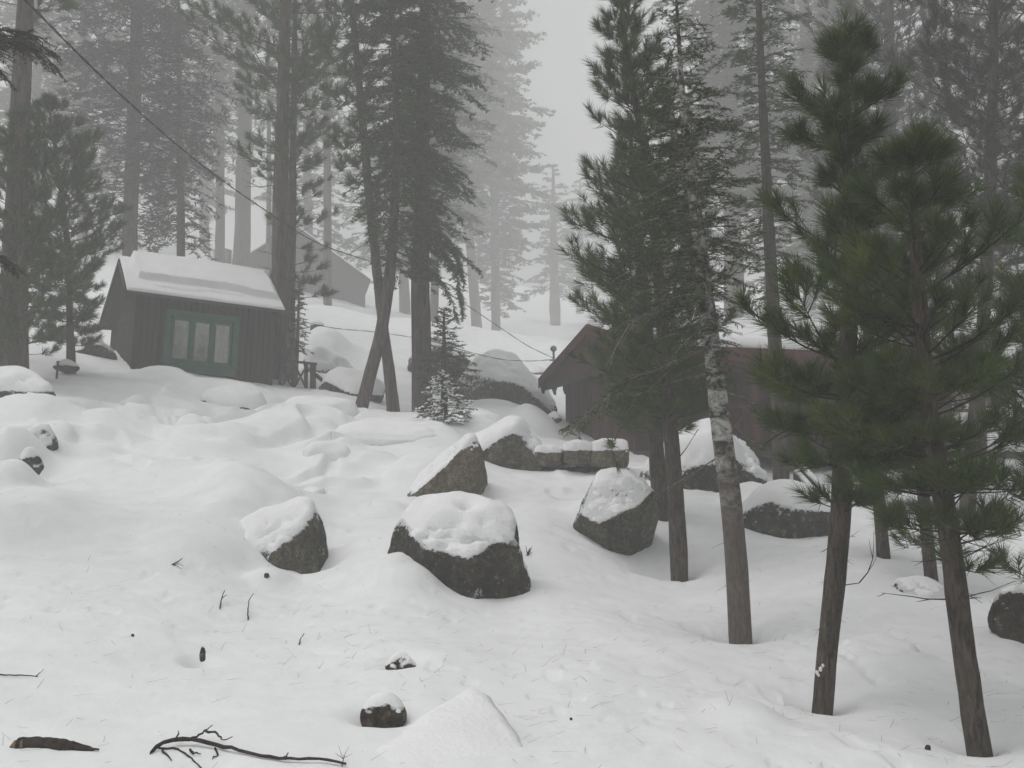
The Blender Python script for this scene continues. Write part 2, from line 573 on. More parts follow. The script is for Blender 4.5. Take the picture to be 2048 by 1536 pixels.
def ground(x, y, fine=True):
    x = np.atleast_1d(np.asarray(x, float))
    y = np.atleast_1d(np.asarray(y, float))
    yc = np.clip(y, 4.0, 230.0)
    u = np.clip(x / yc, -1.5, 1.5)
    q = np.stack([u * KU, np.log(yc)], -1)
    out = np.empty(len(x))
    for s in range(0, len(x), 20000):
        qq = q[s:s + 20000]
        d2 = ((qq[:, None] - _A[None]) ** 2).sum(-1)
        out[s:s + 20000] = _phi(d2) @ _sol[:_n] + _sol[_n] + qq @ _sol[_n + 1:]
    z = CZ + yc * out
    for px, py, Y, wpx, dm, h in MOUNDS:
        p = at(px, py, Y)
        wx = wpx * mpp(Y)
        d = ((x - p[0]) / wx) ** 2 + ((y - p[1]) / dm) ** 2
        wob = 1 + 0.25 * np.sin(x * 3.1 + px) * np.cos(y * 2.3 + py)
        z = z + h * np.exp(-(d * wob) ** 1.5)
    for px, py, Y, r, h in WELLS:
        p = at(px, py, Y)
        d = ((x - p[0]) ** 2 + (y - p[1]) ** 2) / r ** 2
        m = d < 9
        z[m] -= h * np.exp(-d[m])
    P = np.stack([x, y, np.zeros_like(x)], -1)
    far = np.clip(yc / 12.0, 0.35, 2.2)
    z = z + 0.045 * far * fbm(P * 0.45, 3, 11)
    z = z + 0.011 * far * fbm(P * np.array([1.1, 1.7, 1]), 3, 21)
    hill = smooth01((yc - 35) / 25)
    z = z + hill * 0.7 * fbm(P * 0.16, 3, 31)
    if fine:
        rid = 1 - np.abs(vnoise(P * np.array([0.8, 2.6, 1]) + 0.35 * np.stack([vnoise(P * 1.2, 41), vnoise(P * 1.2, 42), 0 * x], -1), 43))
        patch = smooth01((fbm(P * 0.35, 2, 44) - 0.05) / 0.4)
        slope_zone = smooth01((y - 11) / 4) * smooth01((48 - y) / 12)
        z = z + 0.055 * patch * slope_zone * smooth01((rid - 0.72) / 0.2)
        z = z + 0.006 * fbm(P * 5.5, 3, 51)
        z = z - 0.016 * smooth01((17 - y) / 5) * smooth01((vnoise(P * 7.0, 55) - 0.38) / 0.3) * smooth01((fbm(P * 0.7, 2, 56) + 0.1) / 0.4)
        q = y * 0.62 - x * 0.30 + 1.1 * fbm(P * 0.45, 3, 61) + 0.06 * fbm(P * 1.7, 2, 62)
        fr = q - np.floor(q)
        lip = (1 - fr) * smooth01(fr / 0.17)
        px_ = x / yc * F + 1024
        zone = np.exp(-((px_ - 620) / 330) ** 2 - ((y - 18.5) / 4.2) ** 2) + 1.0 * np.exp(-((px_ - 110) / 180) ** 2 - ((y - 18) / 3.5) ** 2) + 0.7 * np.exp(-((px_ - 330) / 140) ** 2 - ((y - 20.5) / 2.5) ** 2) + 0.6 * np.exp(-((px_ - 560) / 110) ** 2 - ((y - 13.8) / 1.3) ** 2) + 0.5 * np.exp(-((px_ - 660) / 120) ** 2 - ((y - 32) / 5) ** 2)
        z = z + 0.27 * zone * lip * smooth01((fbm(P * 0.5, 3, 63) + 0.35) / 0.5)
    return z


def gz(x, y):
    return float(ground([x], [y])[0])


def build_ground():
    ys = np.concatenate([np.linspace(-14, 3.6, 24), np.exp(np.linspace(math.log(4.0), math.log(58), 430)), np.exp(np.linspace(math.log(59), math.log(190), 80))])
    us = np.concatenate([np.linspace(-1.5, -0.62, 40), np.linspace(-0.61, 0.61, 480), np.linspace(0.62, 1.5, 40)])
    U, Yg = np.meshgrid(us, ys)
    X = U * np.maximum(Yg, 4.0)
    z = ground(X.ravel(), Yg.ravel())
    v = np.stack([X.ravel(), Yg.ravel(), z], -1)
    nu, ny = len(us), len(ys)
    idx = np.arange(nu * ny).reshape(ny, nu)
    q = np.stack([idx[:-1, :-1], idx[:-1, 1:], idx[1:, 1:], idx[1:, :-1]], -1).reshape(-1, 4)
    me = mesh_from('snowy_ground', v, quads=q, mat=SNOW)
    o = link('snowy_ground', me)
    tag(o, 'deep fresh snow covering the rocky hillside', kind='structure')


build_ground()

# ------------------------------------------------------------------ boulders with snow
import bmesh
_ICO = {}


def ico(sub):
    if sub not in _ICO:
        bm = bmesh.new()
        bmesh.ops.create_icosphere(bm, subdivisions=sub, radius=1.0)
        bm.verts.ensure_lookup_table()
        v = np.array([x.co[:] for x in bm.verts])
        f = np.array([[w.index for w in fc.verts] for fc in bm.faces])
        bm.free()
        _ICO[sub] = (v / np.linalg.norm(v, axis=1, keepdims=True), f)
    return _ICO[sub]


def vert_normals(v, f):
    n = np.cross(v[f[:, 1]] - v[f[:, 0]], v[f[:, 2]] - v[f[:, 0]])
    out = np.zeros_like(v)
    for k in range(3):
        np.add.at(out, f[:, k], n)
    return out / (np.linalg.norm(out, axis=1, keepdims=True) + 1e-12)


def rock(label, box, Y, depth=0.8, cuts=(), seed=0, mat=None, snow=0.10, thr=0.55, sub=4, nplanes=9, rough=0.06, layers=0.0, cat='boulder', name='boulder', sink=0.0, group=None, soft=0.42, sharp=14):
    x0, y0, x1, y1 = box
    y0 = min(y0 + 0.7 * snow / mpp(Y), (y0 + y1) / 2 - 4)
    c = at((x0 + x1) / 2, (y0 + y1) / 2, Y)
    a = (x1 - x0) / 2 * mpp(Y)
    h = (y1 - y0) / 2 * mpp(Y)
    b = a * depth
    c = c + np.array([0, 0, -sink])
    d, f = ico(sub)
    rg = np.random.default_rng(seed + 100)
    planes = []
    for k in range(nplanes):
        nn = rg.normal(size=3)
        nn /= np.linalg.norm(nn)
        planes.append((nn, rg.uniform(0.68, 0.95)))
    for nn, dist in cuts:
        nn = np.array(nn, float)
        planes.append((nn / np.linalg.norm(nn), dist))
    s = np.full(len(d), 1.0 / 1.08 ** sharp)
    for nn, dist in planes:
        t = np.maximum(d @ nn, 1e-3) / dist
        s = s + t ** sharp
    r = s ** (-1.0 / sharp)
    v = d * r[:, None]
    ext_ = np.maximum(v.max(0), -v.min(0))
    v = v / np.array([max(v[:, 0].max(), 1e-3), 1.0, max(v[:, 2].max(), 1e-3)]) if False else v
    lo, hi = v.min(0), v.max(0)
    v = (v - (lo + hi) / 2) / ((hi - lo) / 2)
    v = v * np.array([a, b, h])
    size = (a + h) / 2
    nrm = vert_normals(v, f)
    dis = rough * size * fbm(v / size * 1.6 + seed * 3.1, 5, seed)
    dis = dis + 0.22 * rough * size * (1 - np.abs(vnoise(v / size * 5.5, seed + 60))) ** 3 - 0.25 * rough * size * np.clip(1 - 9 * np.abs(vnoise(v / size * np.array([1.6, 1.6, 2.6]), seed + 61)), 0, 1)
    v = v + nrm * dis[:, None]
    nrm = vert_normals(v, f)
    par = empty(name, c, label, cat, group)
    me = mesh_from('stone', v, tris=f, mat=mat or ROCK)
    link('stone', me, par)
    if snow > 0:
        big = fbm(v / size * 1.3 + 5.0, 3, seed + 7)
        fine = fbm(v / size * 8.5 + 9.0, 4, seed + 9)
        nz = nrm[:, 2]
        k = smooth01((nz + 0.10 * big + 0.13 * fine * (1 - smooth01((nz - thr - 0.15) / 0.25)) - thr) / soft)
        k = 0.35 * smooth01(k / 0.3) + 0.65 * k * smooth01((nz - thr) / 0.5 + 0.2)
        lay = 1.0
        if layers > 0:
            q = v[:, 2] / size * 9 + 1.3 * fbm(v / size * 1.1, 2, seed + 5) - v[:, 1] / size * 3
            lay = 1.0 + layers * (np.sin(q) + 0.5 * np.sin(2.3 * q + 1))
        t = snow * k * lay * (1 + 0.10 * big + 0.04 * fine) - 0.012 * min(1.5, size * 1.5)
        dirn = nrm * 0.35 + np.array([0, 0, 0.75])
        cv = v + dirn * t[:, None]
        deg = np.zeros(len(cv))
        np.add.at(deg, f.ravel(), 2.0)
        wk_ = (smooth01((t - 0.01) / (0.35 * snow + 1e-6)) * 0.85)[:, None]
        for _ in range(10 if sub >= 5 else 5):
            acc = np.zeros_like(cv)
            for e0, e1 in ((0, 1), (1, 2), (2, 0)):
                np.add.at(acc, f[:, e0], cv[f[:, e1]])
                np.add.at(acc, f[:, e1], cv[f[:, e0]])
            cv = cv * (1 - wk_) + wk_ * acc / deg[:, None]
        short = 0.4 * np.maximum(t, 0) - ((cv - v) * nrm).sum(1)
        cv = cv + nrm * np.maximum(0, np.where(t > 0.004, short, 0))[:, None]
        keep = (k[f].max(1) > 0.004)
        ff = f[keep]
        used = np.unique(ff)
        remap = -np.ones(len(cv), int)
        remap[used] = np.arange(len(used))
        if len(ff):
            link('snow_cap', mesh_from('snow_cap', cv[used], tris=remap[ff], mat=SNOW_CAP), par)
    return par


# the big ones in the middle
rock('broad dark boulder mid-slope, thick layered snow cap, pointed lower end', (776, 985, 1056, 1290), 11.2, 0.75,
     cuts=[((0.02, -0.50, 0.86), 0.55), ((-0.35, -0.92, -0.15), 0.62), ((0.62, -0.78, -0.05), 0.66), ((0.95, 0.0, 0.15), 0.80)], seed=3, mat=ROCK_DARK, snow=0.13, thr=0.54, sub=5, nplanes=6, layers=0.30, rough=0.075, sharp=22)
rock('boulder breaking out of a snow mound, left of the broad dark one', (440, 990, 652, 1300), 12.1, 0.8,
     cuts=[((-0.25, -0.40, 0.88), 0.55), ((0.9, -0.3, 0.1), 0.75), ((-0.35, -0.92, -0.1), 0.62), ((0.6, -0.78, -0.05), 0.66)], seed=11, mat=ROCK, snow=0.15, thr=0.52, sub=5, nplanes=5, layers=0.1, rough=0.05)
rock('wedge-shaped tan boulder with a smooth snow ramp rising to a sharp corner', (815, 862, 976, 1062), 15.6, 0.7,
     cuts=[((-0.62, -0.22, 0.75), 0.42), ((0.98, -0.2, 0.0), 0.72), ((0.05, -1, -0.05), 0.6), ((0.3, -0.6, 0.4), 0.85)], seed=5, mat=ROCK_TAN, snow=0.13, thr=0.50, sub=5, nplanes=3, layers=0.08, rough=0.03, sharp=26)
rock('rounded grey boulder behind the wedge, snow clinging to its left shoulder', (880, 832, 1090, 1010), 18.6, 0.8,
     cuts=[((-0.6, -0.2, 0.75), 0.55), ((0.85, -0.3, 0.45), 0.8), ((0.2, -0.95, 0.0), 0.66)], seed=14, mat=ROCK, snow=0.20, thr=0.52, sub=5, nplanes=4, layers=0.10, rough=0.035)
rock('egg-shaped boulder narrowing to the ground, snow hat and speckled shoulder', (1143, 928, 1316, 1150), 14.2, 0.9,
     cuts=[((-0.35, -0.62, 0.70), 0.60), ((-0.75, -0.35, -0.55), 0.62), ((0.7, -0.5, -0.3), 0.62), ((0.2, -0.9, -0.35), 0.66), ((0.9, 0, -0.2), 0.8)], seed=21, mat=ROCK, snow=0.14, thr=0.64, sub=5, nplanes=5, sharp=24, layers=0.05, rough=0.035)
rock('large dark boulder under the red cabin porch, tall rounded snow dome', (1280, 836, 1530, 1060), 17.6, 0.8,
     cuts=[((-0.3, -0.45, 0.8), 0.62), ((0.75, -0.3, 0.5), 0.68), ((-0.4, -0.9, -0.1), 0.7), ((0.4, -0.9, 0.05), 0.72)], seed=23, mat=ROCK_DARK, snow=0.34, thr=0.60, sub=5, nplanes=5, rough=0.05)
rock('long flat slab with smooth snow blanket, right of the pale fir trunk', (1478, 962, 1664, 1112), 15.4, 0.9,
     cuts=[((0.25, -0.30, 0.90), 0.50), ((-0.5, -0.8, 0.1), 0.72), ((0.35, -0.9, -0.1), 0.66)], seed=31, mat=ROCK_DARK, snow=0.20, thr=0.50, sub=4, nplanes=5, layers=0.08)
rock('brown boulder cut by the frame edge on the right', (1990, 1162, 2130, 1330), 9.2, 0.9,
     cuts=[((-0.7, -0.6, 0.2), 0.7)], seed=33, mat=ROCK_BROWN, snow=0.08, thr=0.72, sub=5, nplanes=6)
rock('low mottled stone between the two right pine trunks', (1778, 1150, 1886, 1222), 10.9, 0.9, seed=36, mat=ROCK, snow=0.05, thr=0.66, sub=4, nplanes=7)
rock('huge grey boulder in the fog with two snow tops, left of red cabin', (905, 684, 1112, 880), 28.0, 0.8,
     cuts=[((0.3, -0.5, 0.75), 0.62), ((0.7, -0.3, 0.62), 0.62), ((0.2, -0.97, 0.0), 0.7)], seed=41, mat=ROCK, snow=0.34, thr=0.66, sub=5, nplanes=5, rough=0.04)
rock('grey boulder behind the porch railing, split snow cap', (610, 690, 712, 800), 31.0, 0.9, cuts=[((0.4, -0.5, 0.7), 0.6)], seed=43, mat=ROCK, snow=0.42, thr=0.50, sub=4)
rock('low dark boulder beside the stair handrail, lumpy snow on top', (636, 730, 770, 835), 26.5, 0.9, cuts=[((0.2, -0.45, 0.8), 0.55)], seed=44, mat=ROCK_DARK, snow=0.28, thr=0.50, sub=4)
rock('foggy boulder seen between the crossed and the thick trunk', (816, 676, 940, 772), 33.0, 0.8, seed=47, mat=ROCK, snow=0.3, thr=0.62, sub=4)
rock('small snow-topped stone left of the crossed trunks', (722, 692, 762, 722), 34.0, 0.8, seed=48, mat=ROCK, snow=0.2, thr=0.55, sub=3)
rock('small grey stone in the fog above the huge boulder', (1052, 728, 1096, 765), 37, 0.8, seed=49, mat=ROCK, snow=0.2, thr=0.62, sub=3)
rock('dark stone poking out beside the wall foot of red cabin', (1092, 822, 1124, 848), 24.8, 0.8, seed=50, mat=ROCK_DARK, snow=0.16, thr=0.55, sub=3)
# left side
rock('arched dark boulder at left edge below the biggest trunk, lumpy snow brow', (-50, 738, 122, 860), 19.0, 0.8, cuts=[((0.1, -0.55, 0.75), 0.6), ((0, -1, 0), 0.62)], seed=61, mat=ROCK_DARK, snow=0.24, thr=0.56, sub=5, layers=0.1)
rock('snow-blotched dark stone in the gap at the left edge', (40, 842, 112, 930), 15.6, 0.8, cuts=[((0.2, -0.8, 0.5), 0.6)], seed=63, mat=ROCK_DARK, snow=0.10, thr=0.55, sub=4)
rock('small dark stone under the left edge drift, lowest there', (40, 895, 84, 965), 14.2, 0.8, cuts=[((0.8, -0.4, 0.2), 0.6)], seed=64, mat=ROCK_DARK, snow=0.10, thr=0.45, sub=4)
rock('dark boulder leaning against the left end of the green window cabin', (146, 668, 236, 768), 26.0, 0.8, cuts=[((-0.3, -0.3, 0.85), 0.6)], seed=66, mat=ROCK_DARK, snow=0.12, thr=0.72, sub=4)
rock('snow-buried ledge with dark slots below the cabin corner', (406, 764, 534, 850), 22.6, 0.8, cuts=[((0.1, -0.5, 0.8), 0.6)], seed=67, mat=ROCK_DARK, snow=0.16, thr=0.22, sub=5, layers=0.25)
rock('knobbly snow-crusted stone on the open slope below the window', (345, 828, 422, 905), 19.2, 0.8, cuts=[((0, -0.6, 0.7), 0.6)], seed=68, mat=ROCK, snow=0.12, thr=0.20, sub=4, rough=0.1)
rock('long snow pillow slab with dark gap under its lip, below the railing', (558, 796, 716, 872), 21.0, 0.7, cuts=[((0, -0.2, -0.95), 0.42), ((0, -0.8, 0.5), 0.6)], seed=69, mat=ROCK_DARK, snow=0.30, thr=0.0, sub=5, layers=0.12)
rock('low stone under drifted snow with a dark green-black slot', (610, 885, 706, 950), 17.2, 0.8, cuts=[((0.5, -0.6, 0.6), 0.5)], seed=70, mat=ROCK_DARK, snow=0.16, thr=0.15, sub=4, layers=0.1)
rock('long drift-covered ledge left of the snowy sapling', (660, 842, 880, 930), 18.9, 0.6, cuts=[((0, -0.5, 0.8), 0.6)], seed=71, mat=ROCK_DARK, snow=0.2, thr=0.10, sub=5, layers=0.18)
rock('thin dark stone edge right of the left boulder mound', (590, 972, 652, 1010), 14.9, 0.8, seed=72, mat=ROCK_BROWN, snow=0.08, thr=0.35, sub=3)
rock('small dark stone high on the foggy slope, nearest the thin leftmost pine', (148, 572, 178, 604), 48, 0.8, seed=73, mat=ROCK, snow=0.15, thr=0.7, sub=3)
rock('smaller dark stone high on the foggy slope above the other', (150, 515, 165, 532), 60, 0.8, seed=74, mat=ROCK, snow=0.15, thr=0.75, sub=3)
# foreground
rock('pointed snow-covered boulder at the bottom centre with dark side edges', (560, 1446, 1190, 1900), 5.5, 1.25,
     cuts=[((0.0, -0.42, 0.91), 0.42), ((-0.82, 0.50, 0.30), 0.46), ((0.93, 0.34, 0.12), 0.42)], seed=81, mat=ROCK_DARK, snow=0.06, thr=0.38, sub=5, nplanes=2, rough=0.045, layers=0.25, soft=0.3, sharp=14)
rock('small brown stone in a snow hole left of the foreground boulder', (722, 1385, 812, 1470), 6.35, 0.9, cuts=[((0, -0.9, 0.2), 0.6)], seed=82, mat=ROCK_BROWN, snow=0.045, thr=0.55, sub=4)
rock('tiny brown stone with snow flecks above the brown stone hole', (772, 1302, 832, 1350), 7.45, 0.8, cuts=[((0, -0.8, 0.4), 0.6)], seed=83, mat=ROCK_BROWN, snow=0.035, thr=0.5, sub=4)
rock('thin dark stone tip in a narrow slot on the left foreground snow', (399, 1292, 411, 1324), 7.5, 0.8, seed=84, mat=ROCK_DARK, snow=0.0, sub=3)
rock('tiny dark stone tip showing right of the foreground boulder', (1034, 1346, 1062, 1372), 7.4, 0.8, seed=85, mat=ROCK_BROWN, snow=0.012, thr=0.6, sub=3)
rock('flat snow-crusted stone between pale fir and leaning pine, foreground', (1440, 1418, 1568, 1500), 6.65, 0.8, cuts=[((0, -0.4, 0.9), 0.5)], seed=86, mat=ROCK_BROWN, snow=0.06, thr=0.42, sub=5, rough=0.13)
rock('low snow-crusted ledge between the two right foreground pines', (1672, 1282, 1842, 1352), 8.5, 0.8, cuts=[((0, -0.4, 0.9), 0.5)], seed=87, mat=ROCK, snow=0.07, thr=0.16, sub=5, rough=0.10, layers=0.15)

# ------------------------------------------------------------------ trees
F_PX = F


def resample(P, k):
    P = np.asarray(P, float)
    s = np.concatenate([[0], np.cumsum(np.linalg.norm(np.diff(P[:, :3], axis=0), axis=1))])
    t = np.linspace(0, s[-1], k)
    # smooth (Catmull-Rom like) through a cubic Hermite on each component
    out = np.empty((k, P.shape[1]))
    for c in range(P.shape[1]):
        m = np.gradient(P[:, c], s)
        i = np.clip(np.searchsorted(s, t, side='right') - 1, 0, len(s) - 2)
        h = s[i + 1] - s[i]
        u = (t - s[i]) / h
        out[:, c] = ((2 * u ** 3 - 3 * u ** 2 + 1) * P[i, c] + (u ** 3 - 2 * u ** 2 + u) * h * m[i] +
                     (-2 * u ** 3 + 3 * u ** 2) * P[i + 1, c] + (u ** 3 - u ** 2) * h * m[i + 1])
    return out


def trunk_mesh(C, R, base, n, mat, furrow, seed):
    """C (k,3) centre line, R (k,) radii, furrowed bark"""
    k = len(C)
    a = np.arange(n) * 2 * pi / n
    h = np.concatenate([[0], np.cumsum(np.linalg.norm(np.diff(C, axis=0), axis=1))])
    ca, sa = np.cos(a), np.sin(a)
    A = np.stack(np.broadcast_arrays(ca[None] * 3.4, sa[None] * 3.4, (h / (R.max() * 5 + 1e-6))[:, None]), -1)
    d = 1 + furrow * fbm(A, 4, seed) + 0.05 * vnoise(np.stack(np.broadcast_arrays(ca[None] * 0.9, sa[None] * 0.9, h[:, None] * 0.8), -1), seed + 3)
    r = R[:, None] * d
    v = np.stack([C[:, 0:1] + r * ca[None], C[:, 1:2] + r * sa[None], np.broadcast_to(C[:, 2:3], r.shape)], -1).reshape(-1, 3)
    idx = np.arange(k * n).reshape(k, n)
    q = np.stack([idx[:-1], np.roll(idx[:-1], -1, 1), np.roll(idx[1:], -1, 1), idx[1:]], -1).reshape(-1, 4)
    v = np.concatenate([v, C[-1:]])
    t = np.stack([idx[-1], np.roll(idx[-1], -1), np.full(n, len(v) - 1)], -1)
    return mesh_from('trunk', v - base, quads=q, tris=t, mat=mat)


def perp_basis(D):
    ref = np.where(np.abs(D[:, 2:3]) > 0.85, np.array([[1.0, 0, 0]]), np.array([[0, 0, 1.0]]))
    U = np.cross(D, ref)
    U /= np.linalg.norm(U, axis=1, keepdims=True) + 1e-9
    return U, np.cross(U, D)


def unit(v):
    return v / (np.linalg.norm(v, axis=-1, keepdims=True) + 1e-9)


def tuft_tris(P, D, Ls, n, nl, w, rg, lo=0.16, hi=1.02):
    """long pine needles round the shoot ends: P, D (m,3), shoot length Ls (m,)"""
    m = len(P)
    U, V = perp_basis(D)
    s = rg.random((m, n)) ** 1.3
    a = rg.random((m, n)) * 2 * pi
    th = lo + (hi - lo) * (0.25 + 0.75 * s) * rg.uniform(0.6, 1.05, (m, n))
    base = P[:, None] - D[:, None] * (s * Ls[:, None])[..., None]
    side = U[:, None] * np.cos(a)[..., None] + V[:, None] * np.sin(a)[..., None]
    nd = D[:, None] * np.cos(th)[..., None] + side * np.sin(th)[..., None]
    ln = nl * rg.uniform(0.7, 1.1, (m, n)) * rg.uniform(0.8, 1.1, (m, 1))
    tip = base + nd * ln[..., None]
    tip[..., 2] -= 0.10 * ln
    wv = np.cross(nd, rg.normal(size=(m, n, 3)))
    wv = unit(wv) * (w / 2)
    v = np.stack([base - wv, base + wv, tip], 2).reshape(-1, 3)
    var = np.repeat(np.clip(rg.normal(0.45, 0.2, m), 0, 1), n * 3)
    return v, var


def twig_tris(A, B, per_m, nl, w, rg, flat=0.35):
    """short fir needles along twigs A -> B"""
    L = np.linalg.norm(B - A, axis=1)
    D = unit(B - A)
    cnt = np.maximum(3, (L * per_m).astype(int))
    i = np.repeat(np.arange(len(A)), cnt)
    t = rg.random(len(i))
    D_ = D[i]
    U, V = perp_basis(D_)
    sg = np.where(rg.random(len(i)) < 0.5, -1.0, 1.0)
    side = U * sg[:, None] + V * (rg.normal(0.15, flat, len(i)))[:, None]
    nd = unit(D_ * rg.uniform(0.35, 0.9, len(i))[:, None] + unit(side) * 0.8)
    base = A[i] + (B - A)[i] * t[:, None]
    ln = nl * rg.uniform(0.65, 1.15, len(i))
    tip = base + nd * ln[:, None]
    wv = unit(np.cross(nd, V + 0.5 * rg.normal(size=(len(i), 3)))) * (w / 2)
    wd = D_ * (w / 2) * 0.6
    v = np.stack([base - wv - wd, base + wv + wd, tip], 1).reshape(-1, 3)
    tone = np.clip(rg.normal(0.42, 0.2, len(A)), 0, 1)
    var = np.repeat(tone[i], 3)
    return v, var


def curve(p0, phi, L, el, bend, k=6, wig=0.06, rg=RNG):
    s = np.linspace(0, 1, k)
    h = L * s * cos(el)
    z = L * (s * sin(el) + bend * s ** 2)
    w = np.cumsum(rg.normal(0, wig * L / k, k))
    w[0] = 0
    wz = np.cumsum(rg.normal(0, wig * 0.7 * L / k, k))
    wz[0] = 0
    return np.stack([p0[0] + h * cos(phi) - w * sin(phi), p0[1] + h * sin(phi) + w * cos(phi), p0[2] + z + wz], -1)


def at_path(P, s):
    k = len(P)
    x = np.clip(np.asarray(s) * (k - 1), 0, k - 1 - 1e-6)
    i = x.astype(int)
    f = (x - i)[:, None]
    return P[i] * (1 - f) + P[i + 1] * f, unit(P[i + 1] - P[i])


def tree(label, Y, path, env, kind='pine', dens=7.0, name=None, bark=None, needles=None, separate=None, lod=None, seed=0, dead=None, custom=(),
         group=None, furrow=0.10, droop=None, cat='tree', bz=None, tuft=1.0, bare_low=0.0, dY=0.0, snowy=False, twig_mat=None, nl=None, wk=1.0, front=1.0):
    """path: (px, py, width px) from the base to the tip; env: (py, left px, right px) reach of the crown"""
    rg = np.random.default_rng(1000 + seed)
    m1 = mpp(Y)
    pts = []
    pys = np.array([p[1] for p in path], float)
    for i, (px, py, w) in enumerate(path):
        yy = Y + dY * (pys[0] - py) / max(1.0, pys[0] - pys[-1])
        pts.append([*at(px, py, yy), max(w * mpp(yy) / 2, 0.004), py])
    pts = np.array(pts)
    base = pts[0, :3].copy()
    H = pts[-1, 2] - pts[0, 2]
    ring = 0.10 if Y < 16 else (0.25 if Y < 34 else 0.6)
    k = int(np.clip(H / ring, 12, 110))
    low = pts[0].copy()
    sink = min(9.0, max(0.7, base[2] - gz(base[0], base[1]) + 0.5))
    low[:3] -= unit(pts[1, :3] - pts[0, :3]) * sink
    low[3] *= 1.03
    low[4] += sink / m1
    full = resample(np.vstack([low, pts]), k)
    full[:, 3] = np.maximum(full[:, 3], 0.004)
    hgt = np.linalg.norm(full[:, :3] - base, axis=1)
    R = full[:, 3] * (1 + 0.07 * np.exp(-hgt / (pts[0, 3] * 2.0 + 0.02)))
    name = name or ('pine_tree' if kind == 'pine' else 'fir_tree')
    par = empty(name, base, label, cat, group)
    bark = bark or (BARK if Y < 16 else BARK_BIG)
    nside = 26 if Y < 16 else (22 if Y < 34 else 12)
    trunk_mesh_ = trunk_mesh(full[:, :3], R, base, nside, bark, furrow, seed)
    link('trunk', trunk_mesh_, par)
    needles = needles or (PINE_N if kind == 'pine' else FIR_N)
    lod = lod if lod is not None else (0 if Y < 9.5 else 1 if Y < 18 else 2 if Y < 34 else 3 if Y < 64 else 4)
    separate = (Y < 33) if separate is None else separate

    env = np.array(sorted(env), float)
    if Y > 20 and not snowy and name != 'fir_sapling':
        env[:, 1:] *= 1.22
    ps, order = full[:, 4], np.argsort(full[:, 4])
    srt = full[order]

    def trunk_at(py):
        return np.array([np.interp(py, srt[:, 4], srt[:, c]) for c in range(4)])

    top, bot = env[0, 0], env[-1, 0]
    Hc = (bot - top) * m1
    nb = max(6, int(dens * Hc * (1.25, 1.4, 1.8, 2.0, 1.35)[lod]))
    wh = 0.34 / m1 if lod < 2 else 0.55 / m1
    mains, rad, foli, TP, TD, TL, FA, FB = [], [], [], [], [], [], [], []
    subs_all = []
    golden = 2.39996
    for j in range(nb):
        py = top + (bot - top) * ((j + rg.random()) / nb)
        if kind == 'pine' and lod < 3:
            py = (round(py / wh + rg.normal(0, 0.10))) * wh * 0.75 + py * 0.25 + 0.25 * wh * sin(py / wh)
        l_, r_ = np.interp(py, env[:, 0], env[:, 1]), np.interp(py, env[:, 0], env[:, 2])
        phi = j * golden + rg.normal(0, 0.35)
        c = cos(phi)
        reach = (r_ * (1 + c) / 2 + l_ * (1 - c) / 2)
        if abs(sin(phi)) > 0.7:
            reach *= front
        reach *= 1 + 0.20 * sin(2 * phi + seed + py * 0.012) * sin(py * 0.021 + seed * 2.1)
        L = reach * m1 * (rg.uniform(0.62, 1.08) if kind == 'fir' else rg.choice([rg.uniform(0.35, 0.7), rg.uniform(0.75, 1.15)], p=[0.4, 0.6]))
        if L < 0.05:
            continue
        t = trunk_at(py)
        rel = (py - top) / max(1.0, bot - top)
        if kind == 'pine':
            el = 0.65 - 0.75 * rel + rg.normal(0, 0.12)
            bend = 0.10 + 0.18 * rel + rg.normal(0, 0.06)
        else:
            el = 0.40 - 0.55 * rel + rg.normal(0, 0.10)
            bend = -(droop if droop is not None else 0.22) + rg.normal(0, 0.07)
        p0 = t[:3].copy()
        p0[2] -= L * (sin(el) + bend) * (0.55 if kind == 'pine' else 0.3)
        # start on the trunk at that height
        lowest = base[2] + 0.25
        p0[2] = max(p0[2], lowest)
        zi = np.interp(p0[2], full[:, 2], np.arange(k))
        p0[:2] = [np.interp(zi, np.arange(k), full[:, 0]), np.interp(zi, np.arange(k), full[:, 1])]
        mains.append(curve(p0, phi, L, el, bend, rg=rg))
        rad.append((np.clip(0.0095 * L + 0.003, 0.004, 0.5 * max(t[3], 0.006)), L, False))
    for spec in custom:
        pl, r0 = spec[0], spec[1]
        P = resample(np.array([at(q[0], q[1], Y + (q[2] if len(q) > 2 else 0)) for q in pl]), 6)
        mains.append(P)
        rad.append((r0, np.linalg.norm(P[-1] - P[0]), len(spec) > 2 and spec[2] == 'bare'))
    ndead = 0
    if dead:
        for (py0, py1, cnt, lpx) in dead:
            for j in range(cnt):
                py = rg.uniform(py0, py1)
                t = trunk_at(py)
                L = lpx * m1 * rg.uniform(0.5, 1.1)
                mains.append(curve(t[:3], rg.uniform(0, 2 * pi), L, rg.normal(0.0, 0.25), rg.normal(-0.12 if kind != 'pine' else 0.08, 0.15), wig=0.14, rg=rg))
                rad.append((np.clip(0.010 * L + 0.002, 0.003, 0.4 * t[3] + 0.003), L, True))
